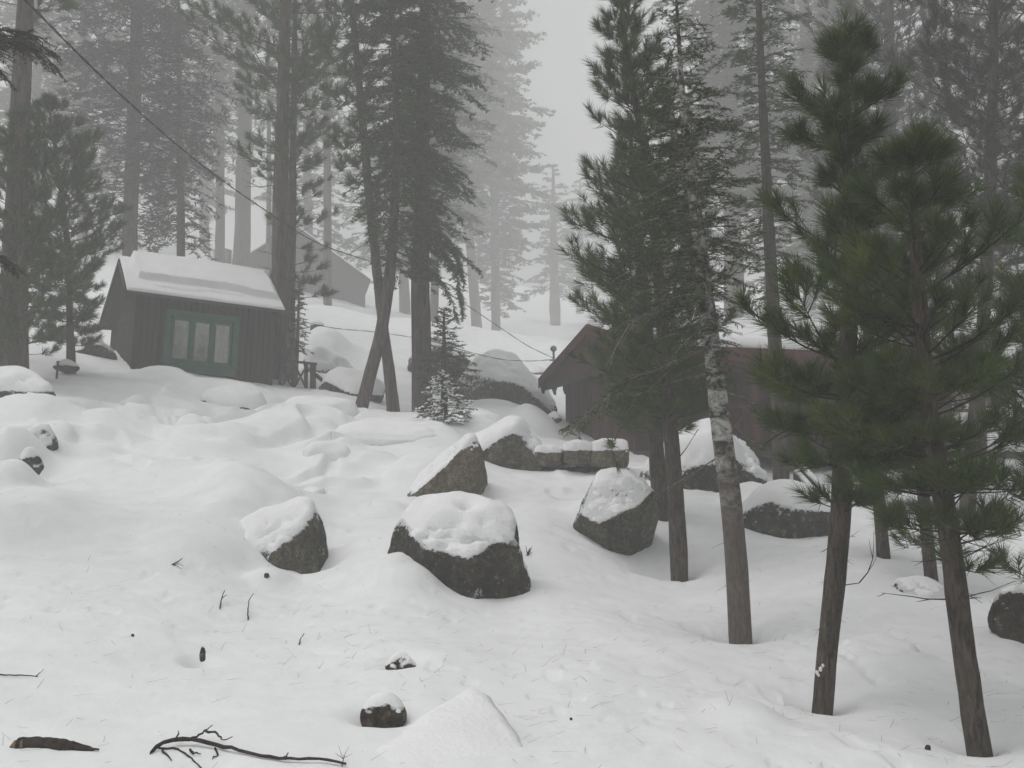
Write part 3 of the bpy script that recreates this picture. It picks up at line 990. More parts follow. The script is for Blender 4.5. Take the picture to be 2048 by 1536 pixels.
    for P, (r0, L, isdead) in zip(mains, rad):
        sp, sr = [], []
        if kind == 'pine':
            ns = int(np.clip(L / (0.13 if lod == 0 else 0.16 if lod == 1 else 0.24 if lod == 2 else 0.45 if lod == 3 else 0.7), 2, 16))
            s = rg.uniform(0.22 + bare_low * 0.3, 0.97, ns)
            if isdead:
                s = rg.uniform(0.3, 0.95, max(2, ns // 2))
            q, T = at_path(P, s)
            sd = np.where(np.arange(len(s)) % 2 == 0, 1.0, -1.0)
            per = unit(np.cross(T, np.array([0, 0, 1.0])))
            dirn = unit(T * rg.uniform(0.5, 0.9, len(s))[:, None] + per * (sd * rg.uniform(0.35, 0.8, len(s)))[:, None] + np.array([0, 0, 1.0]) * rg.uniform(0.0 if not isdead else -0.3, 0.5, len(s))[:, None])
            ln = np.clip(L * (0.42 - 0.25 * s) * rg.uniform(0.6, 1.2, len(s)), 0.08, 1.2)
            mid = q + dirn * (ln * 0.55)[:, None]
            up = np.zeros_like(q)
            up[:, 2] = ln * (0.16 if not isdead else rg.normal(0, 0.12, len(s)))
            tip = q + dirn * ln[:, None] + up
            sp = np.stack([q, mid, tip], 1)
            sr = np.stack([np.full(len(s), r0 * 0.5), np.full(len(s), r0 * 0.38), np.full(len(s), r0 * 0.2)], 1)
            if not isdead:
                td = unit(tip - mid + np.array([0, 0, 0.25]) * ln[:, None])
                TP.append(tip), TD.append(td), TL.append(np.minimum(ln * 0.55, 0.17 if lod < 3 else 0.5))
                mk = rg.random(len(s)) < (0.5 if lod < 2 else 0.8)
                TP.append(mid[mk]), TD.append(unit(tip - q)[mk]), TL.append(np.minimum(ln[mk] * 0.5, 0.2))
                eT = unit(P[-1] - P[-2])[None]
                TP.append(P[-1:]), TD.append(unit(eT + np.array([[0, 0, 0.2]]))), TL.append(np.array([min(0.25, L * 0.4)]))
        else:
            step = (0.075, 0.085, 0.15, 0.34, 0.60)[lod]
            ns = int(np.clip(L / step * 2, 5, 44))
            s = np.sort(rg.uniform(0.12 + 0.25 * bare_low, 0.99, ns))
            if isdead:
                s = s[::4]
            q, T = at_path(P, s)
            sd = np.where(np.arange(len(s)) % 2 == 0, 1.0, -1.0)
            per = unit(np.cross(T, np.array([0, 0, 1.0])))
            dirn = unit(T * rg.uniform(0.55, 0.9, len(s))[:, None] + per * (sd * rg.uniform(0.5, 0.85, len(s)))[:, None] + np.array([0, 0, 1.0]) * rg.normal(-0.05 if not isdead else -0.2, 0.16, len(s))[:, None])
            ln = np.clip(L * (0.50 - 0.40 * s) * rg.uniform(0.55, 1.15, len(s)), 0.06, 1.5)
            tip = q + dirn * ln[:, None]
            tip[:, 2] -= 0.12 * ln
            mid = (q + tip) / 2
            mid[:, 2] += 0.03 * ln
            sp = np.stack([q, mid, tip], 1)
            sr = np.stack([np.full(len(s), r0 * 0.38), np.full(len(s), r0 * 0.28), np.full(len(s), r0 * 0.12)], 1)
            if not isdead:
                FA.append(q), FB.append(tip)
                # second order twigs on the longer ones
                lim = (0.14, 0.16, 0.3, 0.65, 1.1)[lod]
                rep = np.clip((ln / lim).astype(int), 0, 6) * 2
                ii = np.repeat(np.arange(len(s)), rep)
                if len(ii):
                    tt = rg.uniform(0.2, 0.95, len(ii))
                    a_ = q[ii] + (tip - q)[ii] * tt[:, None]
                    dd = dirn[ii]
                    pp = unit(np.cross(dd, np.array([0, 0, 1.0]))) * np.where(rg.random(len(ii)) < 0.5, -1.0, 1.0)[:, None]
                    l2 = ln[ii] * rg.uniform(0.2, 0.42, len(ii)) * (1.15 - 0.6 * tt)
                    b_ = a_ + unit(dd * 0.75 + pp * 0.7) * l2[:, None]
                    b_[:, 2] -= 0.15 * l2
                    FA.append(a_), FB.append(b_)
                a_, _ = at_path(P, np.array([0.6, 0.8]))
                b_, _ = at_path(P, np.array([0.8, 1.0]))
                FA.append(a_), FB.append(b_)
        subs_all.append((sp, sr))
    tmat = twig_mat or (BARK_BIG if Y >= 16 else TWIG)

    def wood(i0, i1):
        V, Q, off = [], [], 0
        for i in range(i0, i1):
            P, (r0, L, dd) = mains[i], rad[i]
            v, q = tubes(P[None], (r0 * np.linspace(1, 0.22, 6))[None], 6 if lod < 2 else 4)
            V.append(v), Q.append(q + off)
            off += len(v)
            sp, sr = subs_all[i]
            if len(sp) and lod < 3:
                if lod == 2:
                    sp, sr = sp[::2], sr[::2]
                v, q = tubes(sp, sr, 4 if lod == 0 else 3)
                V.append(v), Q.append(q + off)
                off += len(v)
        return np.concatenate(V), np.concatenate(Q)
    if separate:
        for i in range(len(mains)):
            v, q = wood(i, i + 1)
            o = link('branch', mesh_from('branch', v - base, quads=q, mat=(BARK_PALE if (spec_pale and i >= len(mains) - 0) else tmat)), par)
            if rad[i][2] and not rad[i][1] < 0.2:
                o['label'] = 'bare dead branch'
    else:
        v, q = wood(0, len(mains))
        tag(link('branches', mesh_from('branches', v - base, quads=q, mat=tmat), par), kind='stuff')
    V, W = [], []
    wmin = Y * 0.00062 * wk
    if kind == 'pine' and TP:
        TP_, TD_, TL_ = np.concatenate(TP), np.concatenate(TD), np.concatenate(TL)
        # leader
        tp, tdir = full[-1, :3], unit(full[-1, :3] - full[-3, :3])
        TP_ = np.vstack([TP_, tp + tdir * 0.05, tp - tdir * 0.12]); TD_ = np.vstack([TD_, tdir, tdir]); TL_ = np.concatenate([TL_, [0.2, 0.2]])
        n = int((64, 46, 34, 16, 9)[lod] * tuft)
        nl_ = nl or (0.185, 0.205, 0.27, 0.46, 0.7)[lod]
        v, w = tuft_tris(TP_, TD_, TL_, n, nl_, max(0.0056, wmin * (1.0, 1.0, 1.2, 1.7, 2.4)[lod]), rg)
        V.append(v), W.append(w)
    elif FA:
        A, B = np.concatenate(FA), np.concatenate(FB)
        tp, tdir = full[-1, :3], unit(full[-1, :3] - full[-3, :3])
        A = np.vstack([A, tp - tdir * 0.4]); B = np.vstack([B, tp + tdir * 0.05])
        v, w = twig_tris(A, B, (150, 110, 55, 16, 7.5)[lod] * tuft, nl or (0.040, 0.055, 0.115, 0.30, 0.55)[lod], max(0.009, wmin * (1.6, 1.6, 2.0, 2.6, 3.4)[lod]), rg)
        V.append(v), W.append(w)
    v, w = np.concatenate(V), np.concatenate(W)
    t = np.arange(len(v)).reshape(-1, 3)
    link('crown', mesh_from('crown', v - base, tris=t, mat=needles, smooth=False, var=w), par)
    if snowy:
        A, B = np.concatenate(FA), np.concatenate(FB)
        pk = rg.random(len(A)) < 0.75
        A, B = A[pk], B[pk]
        M = (A + B) / 2
        A2 = A * 0.85 + B * 0.15
        off = np.array([0, 0, 0.012])
        P = np.stack([A2 + off, M + off * 1.4, B + off], 1)
        rr = np.stack([np.full(len(A), 0.012), np.full(len(A), 0.020) * rg.uniform(0.6, 1.3, len(A)), np.full(len(A), 0.005)], 1)
        v, q = tubes(P, rr, 5)
        tag(link('snow', mesh_from('snow', v - base, quads=q, mat=SNOW_CAP), par), kind='stuff')
    return par


spec_pale = False


def clump(par, base, spots, seed):
    """snow stuck to a trunk: (px, py, Y, size m)"""
    V, T, off = [], [], 0
    d, f = ico(2)
    for i, (px, py, Y, sz) in enumerate(spots):
        c = at(px, py, Y)
        v = d * np.array([sz, sz * 0.7, sz * 1.3]) * (1 + 0.35 * vnoise(d * 2.2 + i, seed))[:, None] + c - base
        V.append(v), T.append(f + off)
        off += len(v)
    link('snow', mesh_from('snow', np.concatenate(V), tris=np.concatenate(T), mat=SNOW_CAP), par)


# --- foreground trees on the right
TP1 = tree('young pine leaning right, scarred bare lower trunk, tallest in right foreground', 7.3,
     [(1645, 1402, 38), (1662, 1230, 40), (1680, 1050, 40), (1690, 800, 37), (1701, 560, 30), (1694, 300, 20), (1690, 45, 6)],
     [(48, 22, 45), (120, 55, 90), (200, 135, 95), (300, 150, 105), (345, 105, 70), (430, 175, 210), (600, 190, 270), (800, 215, 260), (900, 200, 220), (980, 90, 140), (1025, 30, 70)], dead=[(1040, 1360, 5, 28)], dens=27, seed=1, tuft=1.0,
     custom=[([(1690, 820), (1600, 840), (1560, 872), (1520, 850)], 0.012, 'bare'), ([(1690, 1170), (1720, 1165), (1742, 1130), (1748, 1060)], 0.006, 'bare'), ([(1690, 1050), (1665, 1090), (1640, 1105)], 0.006, 'bare')])
clump(TP1, np.array(TP1.location), [(1641, 1338, 7.24, 0.014), (1634, 1345, 7.26, 0.012), (1646, 1331, 7.23, 0.010), (1637, 1350, 7.25, 0.010)], 4)
tree('young pine leaning left with many dead lower twigs, rightmost foreground trunk', 6.4,
     [(1957, 1490, 46), (1925, 1280, 42), (1895, 1050, 42), (1855, 800, 34), (1835, 560, 26), (1822, 300, 8)],
     [(240, 25, 35), (330, 80, 110), (450, 170, 190), (600, 220, 230), (800, 240, 240), (950, 150, 230), (1060, 100, 190), (1120, 50, 150)], dens=29, seed=2, tuft=0.9,
     dead=[(860, 1200, 16, 130)], bare_low=0.3)
tree('thin dark pine stem behind the rightmost foreground trunk', 11.2,
     [(1864, 1170, 26), (1848, 1000, 24), (1836, 800, 22), (1825, 560, 16), (1830, 420, 6)], [(420, 30, 30), (560, 100, 120), (720, 130, 160), (900, 110, 150), (1000, 100, 120), (1110, 60, 80)], dens=18, seed=3, dead=[(850, 1100, 8, 110)], bare_low=0.4)
tree('dark stem between the two right foreground pines, base on open snow', 12.4,
     [(1767, 1112, 24), (1754, 960, 22), (1740, 800, 20), (1735, 560, 14), (1738, 420, 5)], [(430, 20, 20), (560, 90, 90), (700, 130, 120), (900, 120, 120), (1000, 60, 60)], dens=14, seed=4, dead=[(880, 1020, 5, 80)])
tree('pine reaching in from beyond the right frame edge', 8.4,
     [(2180, 1310, 50), (2170, 900, 40), (2160, 500, 24), (2150, 250, 8)], [(260, 60, 60), (420, 190, 160), (600, 230, 190), (800, 240, 200), (950, 220, 200), (1130, 180, 170)], dens=24, seed=5, dead=[(800, 1200, 10, 190)])
tree('pale ringed fir trunk curving up from the right snowfield', 9.7,
     [(1480, 1267, 44), (1474, 1150, 45), (1461, 1000, 43), (1445, 880, 41), (1425, 700, 34), (1408, 560, 30), (1388, 400, 24), (1368, 220, 14), (1352, -10, 5)],
     [(-15, 18, 18), (60, 75, 80), (150, 95, 95), (240, 120, 160), (350, 190, 150), (470, 210, 130), (600, 200, 100), (700, 120, 70), (780, 40, 70)], kind='fir', dens=28, seed=6, bark=BARK_FIR, furrow=0.035, twig_mat=BARK_PALE, droop=0.20, tuft=0.95, dead=[(860, 1180, 7, 45)],
     custom=[([(1418, 690), (1330, 735), (1250, 770), (1140, 860, -0.3)], 0.022), ([(1424, 745), (1340, 765), (1270, 790), (1190, 830, -0.2)], 0.013), ([(1408, 575), (1330, 605), (1250, 660), (1215, 745, -0.2)], 0.012, 'bare'),
             ([(1412, 572), (1470, 605), (1535, 648)], 0.010, 'bare'), ([(1450, 905), (1380, 950), (1310, 990)], 0.009, 'bare'), ([(1430, 780), (1500, 800), (1560, 860)], 0.010), ([(1440, 860), (1500, 880), (1560, 915)], 0.009)])
tree('dense pine with silhouetted needle brushes, its dark trunk left of the pale fir', 13.3,
     [(1358, 1138, 33), (1346, 920, 29), (1330, 740, 27), (1318, 560, 24), (1296, 330, 19), (1255, 120, 12), (1238, -60, 5)],
     [(-70, 20, 25), (0, 50, 60), (90, 85, 85), (200, 110, 125), (320, 145, 125), (440, 165, 125), (560, 185, 125), (680, 185, 150), (770, 150, 130), (860, 110, 80)], dens=24, seed=7, tuft=1.1,
     custom=[([(1330, 800), (1270, 830), (1225, 890), (1235, 935)], 0.012), ([(1345, 930), (1370, 900), (1395, 860)], 0.01, 'bare')])
tree('brown pine trunk rising behind the large boulder beside the silhouetted pine', 15.2,
     [(1318, 960, 32), (1308, 850, 30), (1300, 760, 28), (1285, 560, 24), (1265, 360, 14), (1260, 250, 6)], [(255, 20, 20), (360, 70, 70), (500, 110, 90), (640, 130, 110), (760, 125, 115), (870, 80, 70)], dens=19, seed=8)
# --- middle distance, right
tree('straight grey fir trunk standing in front of the red porch', 18.2,
     [(1565, 990, 32.0), (1556, 800, 28.8), (1548, 650, 25.6), (1537, 450, 21.6), (1525, 200, 16.0), (1510, -200, 8.0), (1505, -320, 4.0)], [(-330, 15, 15), (-100, 80, 80), (150, 110, 110), (350, 120, 110), (520, 90, 90), (640, 60, 60)], kind='fir', dens=10, seed=9)
tree('dark many-limbed pine at upper right behind the foreground pines', 17.0,
     [(1932, 1062, 32.0), (1945, 900, 28.8), (1962, 720, 26.4), (1975, 500, 24.0), (1985, 200, 20.0), (1990, -200, 12.8), (1990, -420, 4.8)], [(-430, 30, 30), (-200, 150, 150), (0, 190, 190), (200, 190, 190), (400, 170, 170), (600, 130, 130), (800, 90, 90)], dens=14, seed=10, needles=DARK_N, dead=[(600, 950, 8, 140)])
tree('tall hazy pine behind the leaning young pine', 30.0,
     [(1790, 860, 28.8), (1785, 600, 25.6), (1780, 200, 21.6), (1775, -300, 14.4), (1772, -560, 4.8)], [(-570, 20, 20), (-200, 140, 140), (100, 160, 160), (300, 150, 150), (520, 120, 120), (640, 60, 60)], dens=9, seed=11, needles=DARK_N)
tree('tall hazy pine nearest the upper right corner', 26.0,
     [(2085, 900, 35.2), (2080, 600, 30.4), (2075, 200, 24.0), (2070, -300, 16.0), (2070, -520, 4.8)], [(-530, 20, 20), (-200, 160, 160), (100, 190, 190), (400, 170, 170), (600, 100, 100)], dens=9.5, seed=12, needles=DARK_N)
tree('fog-grey trunk just behind the red cabin roof, right of the pale fir', 60.0,
     [(1470, 690, 42), (1466, 500, 38), (1460, 200, 32), (1455, -200, 24), (1452, -420, 6)], [(-430, 15, 15), (-200, 90, 90), (50, 120, 120), (250, 110, 110), (420, 90, 90)], kind='fir', dens=4, seed=13)
tree('faint tall fir in fog above the red cabin, right of the fog-grey trunk', 70.0,
     [(1620, 700, 28.0), (1615, 400, 23.8), (1608, 0, 19.6), (1600, -300, 4.2)], [(-310, 15, 15), (-100, 90, 90), (100, 130, 130), (300, 140, 140), (500, 140, 140), (600, 110, 110)], kind='fir', dens=3.5, seed=14)
tree('faint fir in fog between the two tallest near pines at right', 56.0,
     [(1720, 720, 25.2), (1718, 400, 21.0), (1712, 0, 16.8), (1708, -260, 4.2)], [(-270, 15, 15), (0, 100, 100), (250, 130, 130), (500, 140, 140)], kind='fir', dens=3.5, seed=15)
# --- centre
tree('leaning fir with drooping dark sprays, its lower trunk crossing another', 24.0,
     [(724, 812, 26.2), (742, 740, 26.2), (758, 680, 25.1), (778, 560, 21.7), (790, 400, 17.1), (792, 200, 13.7), (780, -50, 10.3), (765, -420, 2.8)],
     [(-430, 10, 10), (-200, 60, 70), (0, 90, 110), (150, 100, 130), (300, 100, 150), (400, 80, 140), (480, 60, 120), (560, 25, 90)], kind='fir', dens=8.5, seed=16, droop=0.42, custom=[([(790, 430), (850, 440), (905, 490), (928, 570)], 0.03), ([(785, 500), (850, 530), (895, 580), (915, 640)], 0.025)])
tree('tall pine leaning left, trunk crossing behind the drooping fir', 25.2,
     [(787, 824, 26.0), (778, 740, 23.0), (766, 650, 20.0), (746, 470, 18.0), (726, 250, 15.0), (703, 0, 12.5), (680, -300, 8.0), (672, -480, 3.0)],
     [(-490, 20, 20), (-300, 100, 100), (-50, 140, 120), (120, 130, 110), (280, 100, 70), (380, 60, 40)], dens=5, seed=17, dead=[(300, 520, 16, 100)])
tree('thick straight furrowed trunk right of the crossed pair', 26.2,
     [(846, 828, 40.9), (842, 700, 37.8), (841, 560, 34.7), (843, 400, 31.0), (848, 150, 26.0), (855, -200, 19.8), (858, -560, 5.0)],
     [(-570, 20, 20), (-300, 120, 120), (0, 130, 130), (200, 120, 120), (350, 90, 110), (520, 60, 90)], kind='fir', dens=5, seed=18, droop=0.35, custom=[([(850, 470), (885, 500), (915, 560), (925, 630)], 0.03)])
tree('mid-size young fir hugging the thick trunk on its right', 25.0, [(888, 815, 14), (888, 740, 11), (888, 620, 3)], [(615, 8, 8), (660, 34, 42), (720, 55, 75), (780, 60, 80)], kind='fir', dens=22, seed=19, name='fir_sapling', lod=2, droop=0.12)
tree('small snow-dusted fir sapling on the open bank', 19.6, [(897, 866, 9), (890, 810, 7), (880, 740, 3)], [(742, 8, 8), (770, 36, 38), (810, 72, 72), (845, 88, 96), (852, 70, 75)], kind='fir', dens=26, seed=20, name='fir_sapling', lod=1, droop=0.10, snowy=True, tuft=0.7)
tree('big ghostly fir with tiered branches left of the bright sky gap', 118.0,
     [(993, 706, 20.5), (991, 550, 18.5), (988, 300, 15.2), (985, 50, 9.2), (984, -90, 2.6)], [(-95, 6, 6), (-20, 40, 40), (80, 70, 90), (200, 90, 85), (330, 100, 105), (430, 95, 110), (540, 60, 60), (620, 30, 60)], kind='fir', dens=4.2, seed=21, droop=0.12)
tree('ghostly leaning trunk just left of the tiered fog fir', 104.0,
     [(958, 698, 23.6), (946, 560, 19.8), (934, 400, 18.0), (918, 100, 15.5), (905, -250, 9.9), (900, -420, 3.1)], [(-430, 12, 12), (-150, 90, 90), (100, 110, 110), (300, 110, 100), (450, 80, 70)], kind='fir', dens=3.6, seed=22, droop=0.2)
tree('pale fog fir low beside the sky gap, left of red cabin', 135.0, [(1110, 610, 20), (1108, 500, 16), (1106, 330, 4)], [(325, 5, 5), (400, 40, 45), (500, 60, 70), (580, 70, 75)], kind='fir', dens=2.2, seed=23)
tree('palest fog fir lowest in the sky gap', 150.0, [(1160, 560, 16), (1160, 470, 12), (1160, 360, 3)], [(355, 5, 5), (420, 40, 40), (520, 60, 60)], kind='fir', dens=2.2, seed=24)
# --- left
tree('thickest trunk at the left edge, furrowed grey-brown bark', 21.4,
     [(24, 735, 59.5), (28, 600, 51.0), (32, 450, 45.9), (42, 200, 36.5), (52, 0, 30.6), (60, -250, 22.1), (66, -480, 6.8)], [(-490, 20, 20), (-250, 120, 120), (-40, 110, 110), (30, 60, 60)], dens=5, seed=25, dead=[(60, 330, 10, 75)])
tree('bushy young pine with thin stem in front of the left edge trunk', 22.8,
     [(142, 716, 17), (139, 620, 13), (136, 500, 12), (118, 350, 9), (96, 200, 3)], [(190, 10, 10), (250, 55, 60), (350, 95, 85), (450, 120, 85), (540, 130, 60), (640, 60, 60), (690, 55, 50)], dens=19, seed=26, lod=1, name='pine_tree', custom=[([(120, 590), (80, 575), (60, 600)], 0.01), ([(140, 590), (110, 570), (170, 610), (185, 660)], 0.009)])
tree('second bushy young pine overlapping the left edge trunk', 20.6,
     [(48, 748, 16), (46, 620, 13), (40, 450, 11), (36, 230, 3)], [(225, 10, 12), (300, 50, 60), (420, 80, 90), (520, 90, 100), (640, 90, 110), (690, 60, 60)], dens=18, seed=27, lod=1)
tree('broad dark conifer rising behind the green window cabin roof', 39.0,
     [(254, 660, 32.4), (260, 480, 30.0), (267, 250, 27.0), (275, 0, 22.8), (284, -300, 15.6), (290, -560, 4.8)], [(-570, 20, 20), (-300, 120, 120), (-50, 150, 150), (150, 160, 150), (300, 140, 140), (420, 90, 120), (480, 50, 70)], kind='fir', dens=5, seed=28, needles=DARK_N, droop=0.3)
tree('low hanging fir directly above the snowy cabin ridge', 37.0,
     [(362, 680, 18.0), (362, 480, 16.8), (360, 300, 13.2), (358, 60, 7.2), (356, -60, 2.4)], [(-65, 10, 10), (60, 60, 60), (200, 90, 90), (330, 90, 95), (430, 70, 80), (500, 65, 70)], kind='fir', dens=6, seed=29, needles=DARK_N, droop=0.35)
tree('massive straight trunk rising at the right end of the cabin', 28.2,
     [(566, 785, 39.7), (562, 650, 35.3), (560, 500, 32.2), (565, 250, 26.0), (571, 0, 21.7), (578, -300, 14.9), (582, -560, 5.0)], [(-570, 20, 20), (-300, 120, 120), (-50, 150, 140), (120, 165, 130), (260, 120, 100), (340, 80, 60)], dens=5, seed=30, dead=[(280, 560, 22, 120)])
tree('slim pine close behind the massive trunk, foliage down its right side', 29.8,
     [(580, 760, 20), (582, 560, 18.2), (586, 300, 14.0), (590, 50, 9.8), (593, -200, 2.8)], [(-210, 10, 10), (-50, 50, 60), (100, 60, 80), (250, 50, 70), (400, 35, 60), (520, 35, 75), (620, 30, 70)], dens=5, seed=31)
tree('low fir sapling at the foot of the massive trunk', 27.6, [(590, 765, 10), (594, 700, 8), (598, 580, 3)], [(578, 5, 5), (620, 15, 22), (670, 22, 32), (706, 20, 30)], kind='fir', dens=18, seed=32, name='fir_sapling', lod=2)
tree('ghostly thick trunk beside the round tank behind the cabin', 74.0,
     [(482, 552, 36.0), (486, 400, 31.5), (492, 150, 26.2), (498, -150, 18.8), (500, -420, 4.5)], [(-430, 12, 12), (-150, 90, 90), (100, 110, 110), (250, 90, 90)], dens=2.4, seed=33)
tree('thin ghostly trunk between the ghostly thick trunk and massive trunk', 66.0,
     [(538, 560, 12.0), (538, 400, 10.2), (537, 100, 7.2), (536, -150, 2.4)], [(-160, 8, 8), (0, 60, 60), (150, 70, 70), (300, 60, 50)], dens=3, seed=34)
tree('dim pine in fog at upper left, between edge trunk and broad conifer', 68.0,
     [(165, 700, 24.0), (166, 450, 21.6), (168, 150, 18.0), (170, -200, 13.2), (172, -460, 3.6)], [(-470, 15, 15), (-200, 120, 120), (50, 150, 150), (220, 130, 130), (330, 80, 80)], dens=4, seed=35, needles=DARK_N)
tree('dim fir in fog at upper left, tight behind the edge trunk', 72.0,
     [(70, 640, 21.6), (72, 400, 18.0), (74, 50, 13.2), (76, -300, 3.6)], [(-310, 12, 12), (-100, 90, 90), (100, 120, 120), (280, 120, 120), (380, 70, 70)], kind='fir', dens=3.6, seed=36, needles=DARK_N)
tree('dim fir in fog above the cabin, between broad conifer and massive trunk', 70.0,
     [(440, 640, 21.6), (440, 400, 18.0), (440, 50, 14.4), (440, -300, 3.6)], [(-310, 12, 12), (-100, 80, 80), (80, 110, 110), (220, 100, 100), (330, 60, 60)], kind='fir', dens=3.8, seed=37, needles=DARK_N)
tree('dim pine in fog between the massive trunk and left-leaning pine', 60.0,
     [(655, 640, 18.0), (655, 400, 15.6), (652, 100, 12.0), (650, -250, 3.0)], [(-260, 12, 12), (-80, 70, 70), (80, 90, 90), (240, 80, 80), (330, 50, 50)], dens=3.2, seed=38)
tree('bare-stemmed dim fir in fog behind the thick furrowed trunk', 62.0,
     [(868, 700, 18.0), (870, 450, 15.6), (872, 100, 12.0), (875, -250, 3.0)], [(-260, 12, 12), (-50, 80, 80), (150, 100, 100), (350, 100, 100), (480, 80, 80)], kind='fir', dens=3.6, seed=39)
tree('near fir beyond the left frame edge, only branch tips in view', 11.0,
     [(-210, 1060, 60), (-205, 700, 50), (-200, 300, 36), (-195, -100, 20), (-190, -400, 5)], [(-410, 20, 20), (-100, 130, 130), (100, 150, 170), (400, 180, 190), (640, 180, 190)], kind='fir', dens=4, seed=40, needles=DARK_N, droop=0.25,
     custom=[([(-150, 70), (-20, 75), (60, 90), (118, 140)], 0.02), ([(-150, 60), (0, 70), (70, 80), (112, 110)], 0.018), ([(-180, 100), (-60, 120), (0, 140), (25, 170)], 0.02), ([(-180, 480), (-60, 495), (0, 510), (36, 540)], 0.02), ([(-180, 440), (-60, 490), (10, 520), (28, 550)], 0.02), ([(-150, 50), (0, 60), (40, 62), (95, 80)], 0.018)])
# far rows that close the forest
FAR = [(-60, 97, 'leftmost of the palest background firs'), (40, 106, 'palest background fir above the left foggy slope'), (205, 101, 'palest background fir far behind the broad dark conifer'),
       (330, 109, 'palest background fir far above the middle of the cabin ridge'), (410, 96, 'palest background fir far above the right end of the cabin ridge'), (620, 93, 'palest background fir behind the slim pine'),
       (760, 104, 'palest background fir behind the crossed trunks'), (810, 88, 'pale background fir just left of the thick furrowed trunk top'), (1330, 91, 'pale background fir behind the silhouetted pine'), (1400, 109, 'pale background fir behind the pale fir top'),
       (1540, 85, 'pale background fir far above the red porch'), (1680, 101, 'palest background fir behind the tallest near pine'), (1850, 83, 'pale background fir behind the dark many-limbed pine'), (1990, 96, 'rightmost of the palest background firs')]
for i, (px, Y, lb) in enumerate(FAR):
    u = (px - 1024) / F
    z = gz(u * Y, Y)
    pyb = 944 - (z - CZ) / Y * F
    hpx = (RNG.uniform(24, 32)) / Y * F
    tp = pyb - hpx
    w = 1.0 / Y * F
    tree(lb, Y, [(px, pyb, w), (px + RNG.normal(0, 5), (pyb + tp) / 2, w * 0.7), (px + RNG.normal(0, 8), tp, w * 0.1)],
         [(tp, 5, 5), (tp + hpx * 0.2, 45, 45), (tp + hpx * 0.45, 75, 75), (tp + hpx * 0.7, 90, 90), (tp + hpx * 0.85, 70, 70)], kind='fir', dens=2.4, seed=60 + i, group='fir trees fading into the fog')

# ------------------------------------------------------------------ cabin with the green window
WALL = mat_wood('dark_brown_boards', (0.010, 0.0075, 0.006), (0.038, 0.027, 0.022), 10, 1.2)
WALL_CORE = mat_plain('dark_wall_core', (0.015, 0.012, 0.011), 0.9)
GREEN = mat_plain('green_paint', (0.006, 0.085, 0.042), 0.7)
ROOFING = mat_plain('roof_felt', (0.05, 0.045, 0.042), 0.9)
CURTAIN = mat_plain('pale_curtain', (0.78, 0.77, 0.72), 0.9)
CURTAIN_D = mat_plain('grey_curtain', (0.66, 0.66, 0.63), 0.9)
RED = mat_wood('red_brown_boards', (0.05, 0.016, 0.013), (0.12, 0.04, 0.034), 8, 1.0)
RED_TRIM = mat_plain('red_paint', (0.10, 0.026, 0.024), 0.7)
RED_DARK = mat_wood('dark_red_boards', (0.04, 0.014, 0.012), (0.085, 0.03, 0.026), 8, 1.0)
PINKISH = mat_plain('faded_pink_boards', (0.26, 0.17, 0.15), 0.8)
GREYWOOD = mat_wood('weathered_wood', (0.02, 0.017, 0.016), (0.06, 0.052, 0.047), 8, 1.5)
METAL = mat_plain('galvanised_metal', (0.22, 0.22, 0.22), 0.5, 0.6)
CABLE = mat_plain('black_cable', (0.012, 0.012, 0.012), 0.6)


def mat_glass():
    m, n, l, p = new_mat('window_glass')
    n.remove(p)
    out = n['Material Output']
    tr = n.new('ShaderNodeBsdfTransparent')
    tr.inputs['Color'].default_value = (0.95, 0.97, 0.96, 1)
    gl = n.new('ShaderNodeBsdfGlossy')
    gl.inputs['Roughness'].default_value = 0.04
    fr = n.new('ShaderNodeFresnel')
    fr.inputs['IOR'].default_value = 1.6
    mx = n.new('ShaderNodeMixShader')
    l.new(n_math(n, l, 'ADD', fr.outputs[0], 0.10), mx.inputs[0])
    l.new(tr.outputs[0], mx.inputs[1])
    l.new(gl.outputs[0], mx.inputs[2])
    l.new(mx.outputs[0], out.inputs['Surface'])
    return m


GLASS = mat_glass()


def snow_sheet(fn_pos, fn_thick, nu, nv, seed=0, bottom=0.0):
    """a blanket of snow: fn_pos(u, v) -> base point arrays, fn_thick(u, v) -> thickness; closed rim"""
    u, v = np.meshgrid(np.linspace(0, 1, nu), np.linspace(0, 1, nv))
    B = fn_pos(u.ravel(), v.ravel())
    T = fn_thick(u.ravel(), v.ravel())
    top = B + np.array([0, 0, 1.0]) * T[:, None]
    idx = np.arange(nu * nv).reshape(nv, nu)
    q = np.stack([idx[:-1, :-1], idx[:-1, 1:], idx[1:, 1:], idx[1:, :-1]], -1).reshape(-1, 4)
    rim = np.concatenate([idx[0, :-1], idx[:-1, -1], idx[-1, :0:-1], idx[:0:-1, 0]])
    low = B[rim] + np.array([0, 0, bottom])
    n0 = len(top)
    r2 = np.arange(len(rim)) + n0
    q2 = np.stack([rim, r2, np.roll(r2, -1), np.roll(rim, -1)], -1)
    return mesh_from('snow', np.vstack([top, low]), quads=np.vstack([q, q2]), mat=SNOW_CAP)


def plank_mesh(cache, w, t, z0, z1, mat, axis='x'):
    key = (round(w, 3), round(t, 3), round(z0, 3), round(z1, 3), mat.name, axis)
    if key not in cache:
        mb = MB()
        c = 0.012
        if axis == 'x':
            mb.prism([(0, 0)] * 0 or [(c, z0), (w - c, z0), (w - c, z1), (c, z1)], -t, 0)
        else:
            mb.prism_x([(c, z0), (w - c, z0), (w - c, z1), (c, z1)], -t, 0)
        cache[key] = mb.mesh('plank', mat)
    return cache[key]


